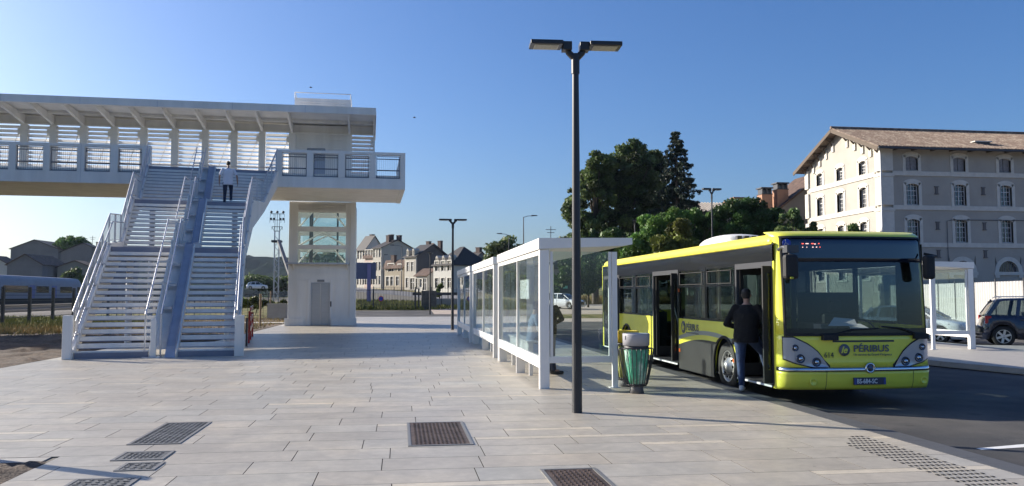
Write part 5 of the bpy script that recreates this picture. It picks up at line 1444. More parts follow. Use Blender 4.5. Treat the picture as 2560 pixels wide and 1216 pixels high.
# ================================================================== generic houses
def house(name, label, xc, xf, xg, y_eave, y_base, y_ridge, d, ang, wall, roof, gable=True, wins=(), cham=None, group=None, wall2=None, overhang=.35, chim=(), dorm=0, hip=False):
    """corner xc, facade ends at pixel xf, gable ends at pixel xg; facade faces to the left"""
    c = atD(xc, y_base, d); zb = c.z
    ze = atD(xc, y_eave, d).z
    u = Vector((-math.sin(ang), math.cos(ang), 0)); v = Vector((math.cos(ang), math.sin(ang), 0))
    def hit(px, dr):
        r = ray(px, 600); n = Vector((r.y, -r.x, 0)); return -(Vector((c.x, c.y, 0)).dot(n)) / dr.dot(n)
    LF = abs(hit(xf, u)); WG = abs(hit(xg, v))
    pr_ = Vector((c.x, c.y, 0)) + v * WG / 2
    dd = pr_.x * math.sin(YA) + pr_.y * math.cos(YA)
    zr = atD(1280, y_ridge, dd).z
    t = thing(name, (c.x, c.y, zb), ang, label, 'house', group)
    h = ze - zb; hr_ = zr - zb
    ops = []
    for (a, z0, w, hh) in wins: ops.append((LF * a - w / 2, LF * a + w / 2, z0, z0 + hh))
    m = MB(); facade(m, 0, LF, -3, h, [o for o in ops], 'x', .3)
    m.box(.3, WG, 0, .3, -3, h, 1); m.box(WG - .3, WG, .3, LF, -3, h); m.box(.3, WG - .3, LF - .3, LF, -3, h)
    if not hip:
        m.prism([(0, h), (WG, h), (WG / 2, hr_)], 'y', 0, .3, 1); m.prism([(0, h), (WG, h), (WG / 2, hr_)], 'y', LF - .3, LF)
    m.build('wall', [wall, wall2 or wall], t)
    r = MB(); s_ = (hr_ - h) / (WG / 2); o_ = overhang
    hx = min(WG / 2, LF / 2) if hip else 0
    A = [(-o_, -o_, h - s_ * o_ + .1), (-o_, LF + o_, h - s_ * o_ + .1), (WG + o_, LF + o_, h - s_ * o_ + .1), (WG + o_, -o_, h - s_ * o_ + .1), (WG / 2, -o_ * (not hip) + hx * .8, hr_ + .1), (WG / 2, LF + o_ * (not hip) - hx * .8, hr_ + .1)]
    vs = A + [(p[0], p[1], p[2] - .14) for p in A]
    r.add(vs, [(0, 4, 5, 1), (3, 2, 5, 4), (6, 7, 11, 10), (9, 10, 11, 8), (0, 1, 7, 6), (2, 3, 9, 8), (0, 3, 4) if hip else (0, 6, 10, 4), (1, 5, 2) if hip else (1, 5, 11, 7), (3, 4, 10, 9) if not hip else (0, 6, 9, 3), (2, 8, 11, 5) if not hip else (1, 2, 8, 7)])
    ro = r.build('roof', roof, t)
    for (cx, cy, ch) in chim:
        m = MB(); x, y = WG * cx, LF * cy; zt = h + (hr_ - h) * (1 - abs(cx - .5) * 2)
        m.box(x - .35, x + .35, y - .6, y + .6, zt - .5, hr_ + ch); m.box(x - .42, x + .42, y - .68, y + .68, hr_ + ch, hr_ + ch + .15)
        m.build('chimney', mat('chimney_brick', (.07, .045, .04), .9, var=.2), ro)
    for k in range(dorm):
        y = LF * (k + .5) / dorm; m = MB(); m.box(.05, 1.2, y - .34, y + .34, h + .1, h + 1.25, 2); m.prism([(y - .45, h + 1.25), (y + .45, h + 1.25), (y, h + 1.7)], 'x', 0, 1.5, 2); 
        m.box(.03, .049, y - .2, y + .2, h + .3, h + 1.15, 1); m.build('dormer', [m_stone, m_pane, m_cream], ro)
    for (a, z0, w, hh) in wins:
        m = MB(); s = LF * a
        m.box(-.05, .1, s - w / 2 - .18, s - w / 2, z0 - .1, z0 + hh + .18); m.box(-.05, .1, s + w / 2, s + w / 2 + .18, z0 - .1, z0 + hh + .18); m.box(-.05, .1, s - w / 2, s + w / 2, z0 + hh, z0 + hh + .18)
        wo = m.build('window', m_stone, t)
        g = MB(); g.box(.15, .17, s - w / 2, s + w / 2, z0, z0 + hh); g.box(.11, .149, s - .05, s + .05, z0, z0 + hh, 1); g.box(.11, .148, s - w / 2, s + w / 2, z0 + hh * .6, z0 + hh * .6 + .08, 1); g.build('pane', [m_pane, m_winf], wo)
    return t
m_cream = mat('cream_render', (.44, .41, .355), .85, var=.08, vscale=.4)
m_creamw = mat('white_render', (.52, .505, .465), .85, var=.06, vscale=.4)
m_tan = mat('tan_render', (.30, .26, .20), .9, var=.1, vscale=.5)
m_grey = mat('old_grey_render', (.19, .18, .18), .9, var=.15, vscale=.3)
m_pink = mat('pink_render', (.52, .42, .36), .9, var=.08)
AG = R(36)
W3 = [(a, z, 1.1, 1.9) for z in (1.0, 4.2, 7.2) for a in (.2, .5, .8)]
W2 = [(a, z, 1.1, 1.8) for z in (1.0, 4.2) for a in (.18, .5, .82)]
gH = 'houses along the far sloping street'
house('town_house', 'tall white house at the left end of the street with a dark pointed roof', 912, 893, 958, 622, 722, 590, 196, AG, m_creamw, m_slate, wins=W3, group=gH, chim=((.6, .5, .3),))
house('town_house', 'narrow pinkish house under a low tiled roof, behind the blue panel', 935, 912, 950, 639, 722, 624, 192, AG, m_pink, m_tile2, wins=W3, group=gH)
house('town_house', 'three-storey cream house with a huge blank grey gable', 952, 933, 1034, 619, 722, 600, 186, AG, m_cream, m_slate, wins=W3, group=gH, chim=((.35, .5, .9), (.62, .3, 1.0), (.5, .8, 1.2)))
house('town_house', 'brown-roofed house rising behind the blank grey gable', 1075, 1030, 1124, 640, 722, 608, 200, AG, m_grey, m_tile2, group=gH, hip=True, chim=((.2, .3, .3), (.8, .3, .6)))
house('town_house', 'low tan house with a wide brown roof between taller neighbours', 1008, 962, 1020, 663, 724, 650, 176, AG, m_tan, m_tile2, wins=[(.2, 4.0, 1.1, 1.4), (.65, 4.0, 2.2, 1.6), (.3, .9, 1.1, 1.9), (.6, .9, 1.1, 1.9), (.82, .9, 1.2, 1.9)], group=gH, chim=((.4, .6, 1.0),))
house('town_house', 'two-storey cream house with two dormers and a dark grey gable wall', 1039, 1012, 1120, 641, 726, 612, 170, AG, m_cream, m_slate, wins=[(.3, 4.0, .9, 1.9), (.7, 4.0, .9, 1.9), (.3, .2, 1.4, 2.3), (.75, .6, 1, 2)], group=gH, dorm=2, wall2=mat('dark_gable_render', (.10, .09, .085), .9, var=.2, vscale=.4))
house('town_house', 'single-storey white annex with a shallow tiled roof', 1068, 1040, 1110, 688, 728, 672, 162, AG, m_creamw, m_tile2, wins=[(.25, .2, 1.2, 2.3), (.6, .8, 1.4, 1.6), (.85, .4, 1.0, 2.1)], group=gH)
house('town_house', 'white two-storey house with three dormers and a steep dark hipped roof', 1132, 1084, 1226, 660, 733, 617, 152, AG, m_creamw, m_slate, wins=W2, group=gH, dorm=3, hip=True)
house('town_house', 'long low dark-roofed building at the right end of the street row', 1165, 1150, 1240, 668, 738, 630, 165, AG, m_grey, m_slate, group=gH, chim=((.5, .4, .8),))
# houses beyond the railway, at far left
A0 = R(-4)
gL = 'houses beyond the railway'
W1 = [(.3, 2.2, 1.0, 1.2), (.7, 2.2, 1.0, 1.2)]
house('village_house', 'grey gabled house right behind the train with one tiny white window', 16, -60, 108, 661, 712, 636, 165, A0, m_grey, m_tile2, group=gL)
house('village_house', 'larger dark house with a broad roof on the skyline at far left', 24, -30, 146, 622, 700, 600, 210, A0, m_grey, m_slate, group=gL, chim=((.85, .5, .2),))
house('village_house', 'dark gabled house on the skyline left of the staircase', 150, 135, 262, 630, 700, 608, 205, A0, m_grey, m_slate, group=gL, chim=((.8, .4, .2), (.95, .4, .3)))
house('village_house', 'low terrace with a brown roof just above the train nose', 142, 120, 232, 668, 716, 652, 170, A0, m_tan, m_tile2, group=gL)
house('village_house', 'white-walled low house with a brown tiled roof at the left edge', -60, -90, 26, 662, 700, 640, 180, A0, m_creamw, m_tile2, group=gL)
house('village_house', 'small house half hidden behind the left stair rail', 232, 215, 330, 655, 712, 630, 190, A0, m_grey, m_tile2, group=gL)
p = atD(92, 662, 164.6); m = MB(); m.box(-.4, .4, -.1, 0, -.3, .3)
# house behind the near shelter, buildings beside the barracks
house('grey_house', 'shaded grey house with a dark roof seen through the end glass of the near shelter', 1372, 1366, 1452, 668, 752, 640, 108, R(8), m_grey, m_slate, hip=True)
t = thing('gate_sign_board', (0, 0, 0), 0, 'dark green site panel with a small pale green sign, behind the far white car', 'panel')
p = atD(1404, 752, 100); q = atD(1424, 708, 100); t.location = (p.x, p.y, H(p.x, p.y))
m = MB(); m.box(-.6, q.x - p.x + .8, 0, .1, 0, q.z - H(p.x, p.y)); m.build('panel', mat('dark_green_panel', (.015, .03, .025), .6), t)
m = MB(); m.box(.2, .75, -.02, -.003, 1.9, 2.5); m.build('sign', mat('pale_green_sign', (.15, .5, .35), .5), t)
# neighbour with chimneys
nb = thing('tiled_building', (0, 0, 0), 0, 'grey-walled building with a pitched tiled roof and two tall brick chimneys beside the big gable', 'building')
pA = atD(2012, 560, 92); nb.location = (pA.x, pA.y, 0)
zc = lambda py, d: atD(1280, py, d).z
WN = 7; e0 = zc(566, 92); r0_ = zc(470, 92)
dx_ = (atD(2018, 560, 92) - atD(1893, 560, 92)).length
m = MB(); m.prism([(-dx_, 0), (1.5, 0), (1.5, r0_ + .5), (0, r0_), (-dx_, e0)], 'y', 0, .4); m.box(-dx_, -dx_ + .4, .41, WN, 0, e0); m.build('wall', m_grey, nb)
m = MB(); sl_ = (r0_ - e0) / dx_
vs = [(-dx_ - .6, -.5, e0 - .3), (2.5, -.5, r0_ + sl_ * 2.5 + .1), (2.5, WN, r0_ + sl_ * 2.5 + .1), (-dx_ - .6, WN, e0 - .3)]
vs += [(a, b, c - .25) for a, b, c in vs]
m.add(vs, [(0, 1, 2, 3), (4, 7, 6, 5), (0, 4, 5, 1), (0, 3, 7, 4), (1, 5, 6, 2), (2, 6, 7, 3)]); ro = m.build('roof', m_tile2, nb)
m_chb = mat('chimney_orange', (.36, .20, .13), .9, var=.12)
for (xa, xb, yt, yb_) in ((1952, 1983, 456, 520), (1911, 1940, 469, 530)):
    a = atD(xa, yt, 91) - pA; b = atD(xb, yb_, 91) - pA
    m = MB(); m.box(a.x, b.x, .3, 1.6, b.z + EYE * 0 + pA.z - 0 - 2.0, a.z + pA.z - .6)
    ch = m.build('chimney', m_chb, ro)
    m = MB(); zt = a.z + pA.z; m.box(a.x - .1, b.x + .1, .2, 1.7, zt - .02, zt + .12); m.box(a.x + .05, a.x + .18, .35, 1.5, zt - .6, zt - .02); m.box(b.x - .18, b.x - .05, .35, 1.5, zt - .6, zt - .02); m.box((a.x + b.x) / 2 - .07, (a.x + b.x) / 2 + .07, .35, 1.5, zt - .6, zt - .02); m.box(a.x - .05, b.x + .05, .25, 1.65, zt - .7, zt - .6)
    m.build('chimney_cap', m_dark, ch)
lb = thing('tiled_building', (0, 0, 0), 0, 'low building with a pale tiled roof and a small chimney showing above the green trees', 'building')
a = atD(1768, 530, 105); b = atD(1905, 504, 105); c = atD(1785, 530, 105)
lb.location = (a.x, a.y, 0)
m = MB(); m.box(0, b.x - a.x, 0, 10, 0, zc(530, 105)); m.build('wall', m_cream, lb)
m = MB(); z0, z1 = zc(534, 105), zc(503, 108)
vs = [(-1, -.6, z0), (b.x - a.x + 1, -.6, z0), (b.x - a.x + 1, 5, z1), (-.5, 5, z1), (b.x - a.x + 1, 11, z0), (-1, 11, z0)]
m.add(vs, [(0, 1, 2, 3), (3, 2, 4, 5), (0, 3, 5), (1, 4, 2)]); 
x = -.9
while x < b.x - a.x + 1: m.tube([(x, -.65, z0 + .02), (x, 5, z1 + .02)], .10, 5, caps=False); x += .42
ro = m.build('roof', mat('pale_tiles', (.42, .37, .31), .9, var=.2, vscale=2), lb)
for (xa, xb, yt) in ((1852, 1878, 488), (1832, 1843, 499)):
    p = atD(xa, yt, 107) - a; q = atD(xb, yt, 107) - a; z = zc(yt, 107)
    m = MB(); m.box(p.x, q.x, 3.5, 4.6, z - 2.6, z - .5); m.box(p.x - .1, q.x + .1, 3.4, 4.7, z - .12, z); m.box(p.x, p.x + .15, 3.5, 4.6, z - .5, z - .12); m.box(q.x - .15, q.x, 3.5, 4.6, z - .5, z - .12); m.build('chimney', m_chb, ro)

# ================================================================== hoarding, fences, gate, pylon
pts = [(31.6, 49.5), (29.7, 42.0), (27.6, 34.9), (24.2, 22.0)]
hb = thing('site_hoarding', (0, 0, 0), 0, 'white corrugated steel hoarding behind the parked cars', 'hoarding')
m_cor = mat('white_hoarding', (.50, .49, .475), .6, var=.05)
for (a, b) in zip(pts, pts[1:]):
    a = Vector((*a, -.15)); b = Vector((*b, -.15)); L = (b - a).length; n = int(L / 2.35); dr = (b - a).normalized(); nr = Vector((-dr.y, dr.x, 0)); nr = nr if nr.x < 0 else -nr
    for k in range(n):
        p0 = a + dr * L * k / n; p1 = a + dr * (L * (k + 1) / n - .06); m = MB(); vs = []; nn = 36; zz0 = .12; zz1 = 2.32
        for i in range(nn + 1):
            p = p0 + (p1 - p0) * i / nn; off = (.05, .05, -.02, -.02)[i % 4]; q = p + nr * off
            vs += [(q.x, q.y, zz0 - .15), (q.x, q.y, zz1)]
        m.add(vs, [(2 * i, 2 * i + 2, 2 * i + 3, 2 * i + 1) for i in range(nn)]); m.build('sheet_panel', m_cor, hb)
        m = MB(); m.tube([(p0.x + nr.x * .06, p0.y + nr.y * .06, -.15), (p0.x + nr.x * .06, p0.y + nr.y * .06, 2.45)], .035, 7); m.build('hoarding_post', m_alu, hb)
def wire_fence(label, P, h, postcol, post=.06, bars=None, rails=3, gap=2.6, group=None, zf=None):
    t = thing('wire_fence', (0, 0, 0), 0, label, 'fence', group)
    for (a, b) in zip(P, P[1:]):
        a = Vector((*a, 0)); b = Vector((*b, 0)); L = (b - a).length; n = max(1, round(L / gap)); dr = (b - a) / L
        f = (lambda q: zf(q.x, q.y) if zf else 0)
        for k in range(n + 1):
            q = a + (b - a) * k / n; m = MB(); z = f(q); m.box(q.x - post, q.x + post, q.y - post, q.y + post, z - .3, z + h); m.build('fence_post', postcol, t)
        m = MB()
        for k in range(n):
            p = a + (b - a) * k / n; q = a + (b - a) * (k + 1) / n; z0, z1 = f(p), f(q)
            for r in range(rails): zz = .15 + (h - .3) * r / max(1, rails - 1); m.beam((p.x, p.y, z0 + zz), (q.x, q.y, z1 + zz), .025, .03)
            if bars:
                nb_ = int((q - p).length / bars)
                for i in range(1, nb_): s = p + (q - p) * i / nb_; zz = z0 + (z1 - z0) * i / nb_; m.box(s.x - .012, s.x + .012, s.y - .012, s.y + .012, zz + .05, zz + h - .02)
        m.build('fence_panel', postcol, t)
    return t
wire_fence('dark wire fence with broad posts along the railway at far left', [(-21, 34.4), (-21, 63.2)], 2.15, m_dark, .075, rails=7, gap=3.2)
wire_fence('thin dark fence between the staircase and the lift tower', [(-20, 62), (-7.2, 64)], 1.9, m_dark, .03, bars=.35, rails=2, gap=2.5)
wire_fence('tall dark railing along the sloping street in front of the houses', [(-9, 116), (2, 108), (12, 96), (17, 90)], 2.0, m_dark, .05, bars=.45, rails=2, gap=3.4, zf=H)
ga = atD(890, 775, 82); gb = atD(1038, 775, 82)
gt = thing('metal_gate', (ga.x, ga.y, H(ga.x, ga.y) - .03), math.atan2(gb.y - ga.y, gb.x - ga.x), 'wide black double gate of upright bars right of the lift tower', 'gate')
GL = (gb - ga).length; gh_ = 1.95
for i in range(2):
    a = -2.4 if i == 0 else GL * .30; b = GL * .30 - .05 if i == 0 else GL
    m = MB(); m.box(a, b, -.02, .02, .12, .18); m.box(a, b, -.02, .02, gh_ - .06, gh_); m.box(a, b, -.015, .015, .5, .54)
    x = a
    while x < b: m.box(x, x + .035, -.015, .015, .18, gh_ - .06); x += .155
    m.build('gate_leaf', m_dark, gt)
for x in (-2.5, GL * .30 - .04, GL + .02, GL + .35): m = MB(); m.box(x - .07, x + .07, -.07, .07, 0, gh_ + .1); m.build('gate_post', m_dark, gt)
m = MB(); m.lathe([(.27, 0), (.27, -.02), (.2, -.02)], 20, (GL * .42, -.03, 1.05), 'y'); s_ = m.build('round_sign', mat('sign_red', (.45, .03, .03), .5), gt)
m = MB(); m.lathe([(.2, -.021), (0, -.021)], 20, (GL * .42, -.03, 1.05), 'y'); m.build('sign_face', m_blu, s_)
# stone wall right of the gate, low concrete parapet with rail
sw_ = thing('stone_wall', (gb.x + .6, gb.y - .2, H(gb.x, gb.y) - .05), 0, 'short dark stone wall ending beside the black gate', 'wall')
m = MB(); m.box(0, 1.5, 0, .5, 0, 1.9); m.build('wall', mat('old_stone', (.12, .115, .10), .95, var=.4, vscale=3, bump=1, bscale=4), sw_)
a = atD(1055, 770, 86); b = atD(1145, 770, 86)
wl_ = thing('low_wall', (a.x, a.y, H(a.x, a.y)), 0, 'low pale concrete wall with a dark handrail right of the gate', 'wall')
m = MB(); m.box(0, b.x - a.x + 4, 0, .3, 0, .95); m.build('wall', m_conc, wl_)
m = MB(); m.box(-1, b.x - a.x + 4, -.1, -.02, 1.3, 1.6); m.box(0, .06, -.1, -.02, .0, 1.3); m.box(2, 2.06, -.1, -.02, 0, 1.3); m.build('rail_board', m_dark, wl_)
# blue panel on a post, rear of a billboard
p = atD(915, 770, 100); z0 = H(p.x, p.y)
bb = thing('billboard', (p.x, p.y, z0), 0, 'plain dark blue billboard back on a violet post, right of the lift tower', 'billboard')
za, zb = atD(915, 698, 100).z - z0, atD(915, 657, 100).z - z0; xl, xr = atD(884, 680, 100).x - p.x, atD(940, 680, 100).x - p.x
m = MB(); m.box(xl, xr, 0, .12, za, zb); m.build('board', mat('board_blue', (.11, .13, .24), .6, var=.05), bb)
m = MB(); m.box(.1, .55, -.18, -.003, -.5, zb - .2); m.build('post', mat('violet_steel', (.22, .20, .42), .5), bb)
# lattice floodlight mast
p = atD(689, 780, 120); ztop = atD(689, 524, 120).z
ms_ = thing('floodlight_mast', (p.x, p.y, 0), 0, 'slender lattice floodlight mast between the stairs and the lift tower', 'mast')
m = MB(); w = .32
zt = ztop - 3.2
for sx in (-1, 1):
    for sy in (-1, 1): m.box(sx * w - .04, sx * w + .04, sy * w - .04, sy * w + .04, 0, zt)
z = 0; k = 0
while z < zt - .8:
    for s in (-1, 1):
        a = w * (1 if k % 2 else -1); m.beam((-a, s * w, z), (a, s * w, z + .8), .04, .04); m.beam((s * w, -a, z), (s * w, a, z + .8), .04, .04)
    z += .8; k += 1
m.build('lattice', m_galv, ms_)
m = MB()
for (z, hw__) in ((zt + .6, .75), (zt + 1.6, 1.05), (zt + 2.5, 1.0)):
    m.box(-hw__, hw__, -.06, .06, z, z + .08)
    for x in [-hw__ + hw__ * 2 * i / 4 for i in range(5)]: m.box(x - .02, x + .02, -.05, .05, z - .4, z)
m.beam((-w, 0, zt - .1), (-.75, 0, zt + .6), .06, .06); m.beam((w, 0, zt - .1), (.75, 0, zt + .6), .06, .06); m.beam((-w, 0, zt), (w, 0, zt), .1, .1)
for x in (-1, 0, 1): m.box(x * w - .03, x * w + .03, -.03, .03, zt, zt + 2.5)
m.build('lamp_frame', m_dark, ms_)
for x in (-.85, 0, .85): m = MB(); m.ball((x, -.1, zt + 2.8), .2); m.build('floodlight', m_dark, ms_)
for x in (-.9, -.45, .45, .9): m = MB(); m.box(x - .14, x + .14, -.2, .1, zt + 1.7, zt + 1.95); m.build('floodlight', m_dark, ms_)
m = MB(); z = atD(689, 604, 120).z; m.box(-.7, .7, -.7, .7, z - .15, z + .15); m.build('platform', m_dark, ms_)
a = atD(697, 604, 112); b = atD(726, 690, 100)
bl = thing('boom_lift', (b.x, b.y, 0), 0, 'dark telescopic boom reaching up to the lattice mast from behind the lift tower', 'boom lift')
av = Vector((a.x - b.x, a.y - b.y, a.z)); m = MB(); m.beam((0, 0, b.z), av, .38, .45); m.build('boom', m_dark, bl)
m = MB(); m.beam((0, 0, b.z), (1.4, 0, .8), .5, .5); m.box(.4, 3.4, -1, 1, .5, 1.4); m.build('chassis', m_dark, bl)
# small concrete cabinet, tree stakes, barrier boards, white relay boxes
p = atD(668, 777, 58); q = atD(716, 764, 58)
m = MB(); m.box(0, q.x - p.x, 0, .6, -.2, q.z + .05); m.box(-.04, q.x - p.x + .04, -.04, .64, q.z + .05, q.z + .12)
o = tag(m.build('concrete_cabinet', m_conc), 'low pale concrete block by the fence left of the lift tower', 'block'); o.location = (p.x, p.y, 0)
for (px, pb, pt_, d, la) in ((650, 820, 735, 45, 'thick wooden tree stake beside the red barrier, left of the lift tower'), (676, 788, 728, 62, 'thin wooden tree stake close to the lift tower')):
    p = atD(px, pb, d); z = atD(px, pt_, d).z; m = MB(); m.tube([(0, 0, -.2), (0, 0, z)], .06 if d < 50 else .05, 7); o = tag(m.build('tree_stake', mat('stake_wood', (.26, .18, .11), .8)), la, 'stake', 'wooden tree stakes'); o.location = (p.x, p.y, 0)
br_ = thing('barrier_boards', (-4.75, 28.4, 0), 0, 'red and white striped barrier boards standing at the right foot of the stairs', 'barrier')
for k, (px, yt) in enumerate(((616, 795), (622, 778), (626, 780), (631, 781))):
    c = (m_dark, m_red, m_red, m_red)[k]; a = G(px, 866 - 8 * k, 0); z = atY(px, yt, a[1])[1]
    m = MB(); m.box(a[0] + 4.75 - .03, a[0] + 4.75 + .03, a[1] - 28.4 - .03, a[1] - 28.4 + .03, 0, z); m.build('post', c, br_)
m = MB(); a = G(624, 860, 0); b = G(631, 842, 0)
for z in (.5, .85, 1.2): m.beam((a[0] + 4.75, a[1] - 28.4, z), (b[0] + 4.75, b[1] - 28.4, z), .03, .16)
m.build('board', m_red, br_)
# antennas on roofs
for (px, yb_, yt, d, la) in ((1377, 600, 566, 110, 'thin television aerial above the near shelter roof'), (231, 612, 590, 200, 'thin television aerial on the skyline left of the stairs')):
    p = atD(px, yb_, d); z = atD(px, yt, d).z; m = MB(); m.box(-.04, .04, -.04, .04, -4, z - p.z); m.box(-.7, .7, -.03, .03, z - p.z - .5, z - p.z - .43); m.box(-.5, .5, -.03, .03, z - p.z - .9, z - p.z - .83); o = tag(m.build('roof_aerial', m_alu), la, 'aerial'); o.location = p
# ================================================================== trees and shrubs
def leaf_mat(name, col, tr=.25):
    if name in MATS: return MATS[name]
    m = bpy.data.materials.new(name); m.use_nodes = True; nt = m.node_tree; b = nt.nodes['Principled BSDF']
    a = nt.nodes.new('ShaderNodeAttribute'); a.attribute_name = 'tint'
    mx = nt.nodes.new('ShaderNodeMix'); mx.data_type = 'RGBA'; mx.blend_type = 'MULTIPLY'; mx.inputs[0].default_value = 1; mx.inputs[6].default_value = (*col, 1)
    nt.links.new(a.outputs['Color'], mx.inputs[7]); nt.links.new(mx.outputs[2], b.inputs['Base Color'])
    b.inputs['Roughness'].default_value = .55; b.inputs['Specular IOR Level'].default_value = .35
    t = nt.nodes.new('ShaderNodeBsdfTranslucent'); nt.links.new(mx.outputs[2], t.inputs[0])
    ms = nt.nodes.new('ShaderNodeMixShader'); ms.inputs[0].default_value = tr
    nt.links.new(b.outputs[0], ms.inputs[1]); nt.links.new(t.outputs[0], ms.inputs[2]); nt.links.new(ms.outputs[0], nt.nodes['Material Output'].inputs[0])
    MATS[name] = m; return m
m_bark = mat('bark', (.09, .07, .055), .95, var=.3, vscale=6, bump=.8, bscale=12)
lf_dark = leaf_mat('dark_foliage', (.080, .115, .038), .36); lf_mid = leaf_mat('mid_foliage', (.075, .15, .03), .3); lf_yel = leaf_mat('yellowish_foliage', (.12, .14, .03), .3)
lf_con = leaf_mat('conifer_foliage', (.024, .040, .024), .1); lf_ivy = leaf_mat('ivy_foliage', (.05, .09, .02), .2); lf_reed = leaf_mat('reed_foliage', (.10, .15, .05), .3)
def leaves_mesh(name, C, N, size, m, parent, seed, jit=.4, up=0.0, aspect=1.6, tvar=.30):
    """C: list of (centre, radius vec, weight); N leaves in all; leaf-sized quads"""
    rg = np.random.default_rng(seed); wts = np.array([c[2] for c in C], float); wts /= wts.sum()
    P = []; T = []
    for (c, r, w), ww in zip(C, wts):
        n = max(4, int(N * ww)); p = rg.normal(0, 1, (n, 3)); p /= np.linalg.norm(p, axis=1)[:, None]
        p *= (rg.uniform(0, 1, n) ** (1 / 2.2))[:, None]; P.append(np.array(c) + p * np.array(r))
        b = 1 + rg.normal(0, tvar); T.append(np.repeat([[b * (1 + rg.normal(0, .05)), b, b * (1 + rg.normal(0, .08))]], n, 0) * (1 + rg.normal(0, .12, (n, 1))))
    P = np.concatenate(P); T = np.clip(np.concatenate(T), .3, 2.2); n = len(P)
    a = rg.normal(0, 1, (n, 3)); a[:, 2] -= up; a /= np.linalg.norm(a, axis=1)[:, None]
    b = rg.normal(0, 1, (n, 3)); b -= a * (a * b).sum(1)[:, None]; b /= np.linalg.norm(b, axis=1)[:, None]
    s = size * rg.uniform(1 - jit, 1 + jit, (n, 1)); A = a * s * aspect / 2; B = b * s / 2
    V = np.stack([P - A, P + B * .9 - A * .1, P + A, P - B * .9 + A * .1], 1).reshape(-1, 3)
    me = bpy.data.meshes.new(name); me.vertices.add(4 * n); me.vertices.foreach_set('co', V.astype(np.float32).ravel())
    me.loops.add(4 * n); me.loops.foreach_set('vertex_index', np.arange(4 * n, dtype=np.int32))
    me.polygons.add(n); me.polygons.foreach_set('loop_start', np.arange(0, 4 * n, 4, dtype=np.int32)); me.polygons.foreach_set('loop_total', np.full(n, 4, dtype=np.int32))
    me.update(calc_edges=True)
    at = me.color_attributes.new('tint', 'FLOAT_COLOR', 'POINT'); at.data.foreach_set('color', np.repeat(np.concatenate([T, np.ones((n, 1))], 1), 4, 0).astype(np.float32).ravel())
    me.materials.append(m); o = bpy.data.objects.new(name, me); COL.objects.link(o); o.parent = parent; return o
def clumps(ells, k, rad, rg, shell=.55):
    out = []
    for (c, r) in ells:
        vol = r[0] * r[1] * r[2]; n = max(3, int(k * (vol ** (2 / 3)) / 6))
        for _ in range(n):
            p = rg.normal(0, 1, 3); p /= np.linalg.norm(p); q = shell + (1.08 - shell) * rg.uniform() ** .6
            cc = np.array(c) + p * q * np.array(r); rr = rad * rg.uniform(.5, 1.5)
            out.append((cc, (rr, rr, rr * rg.uniform(.6, .95)), rr ** 2))
        out.append((np.array(c), tuple(x * .6 for x in r), .05))
    return out
def tree(name, label, d, px, py_base, ells, m, N, leaf, seed, group=None, depth=1.0, rad=1.0, k=30, trunk=.3, cat='tree', shell=.55):
    p = atD(px, 738, d); base = Vector((p.x, p.y, H(p.x, p.y)))
    if py_base is not None: base.z = atD(px, py_base, d).z
    t = thing(name, base, 0, label, cat, group); rg = np.random.default_rng(seed); E = []
    for (ex, ey, rx, ry) in ells:
        c = atD(ex, ey, d) - base; a = rx * d / F; b = ry * d / F; E.append(((c.x, c.y, c.z), (a, a * depth, b)))
    cl = clumps(E, k, rad, rg, shell)
    leaves_mesh('crown', cl, N, leaf, m, t, seed)
    tm = MB(); top = max(e[0][2] for e in E)
    tm.tube([(0, 0, -.3), (0.1, 0, top * .35), (0, .1, top * .9)], [trunk, trunk * .75, trunk * .2], 8)
    for i in range(0, len(cl), max(1, len(cl) // 28)):
        c = cl[i][0]; z0 = max(.3, min(top * .8, c[2] * .55)); tm.tube([(0, 0, z0), (c[0] * .5, c[1] * .5, (z0 + c[2]) / 2 + .2), tuple(c)], [trunk * .35, trunk * .2, trunk * .07], 5)
    tm.build('trunk', m_bark, t); return t
gT = 'trees behind the bus and shelter'
tree('broadleaf_tree', 'tall dark broadleaf tree directly right of the foreground lamp post', 78, 1488, 752, [(1478, 520, 56, 90), (1500, 430, 42, 45), (1460, 600, 40, 60), (1476, 455, 30, 40)], lf_dark, 30000, .19, 21, gT, k=75, rad=.55, trunk=.35)
tree('broadleaf_tree', 'tallest broad rounded dark tree in the middle of the group', 80, 1565, 752, [(1570, 440, 62, 70), (1545, 520, 62, 90), (1600, 510, 55, 85), (1575, 385, 40, 26), (1565, 640, 60, 70)], lf_dark, 46000, .19, 22, gT, k=75, rad=.58, trunk=.45)
tree('broadleaf_tree', 'dark broadleaf tree touching the left side of the conifer', 82, 1640, 752, [(1632, 440, 34, 50), (1640, 520, 36, 80), (1622, 395, 24, 20), (1650, 600, 45, 60)], lf_dark, 30000, .19, 23, gT, k=75, rad=.58, trunk=.4)
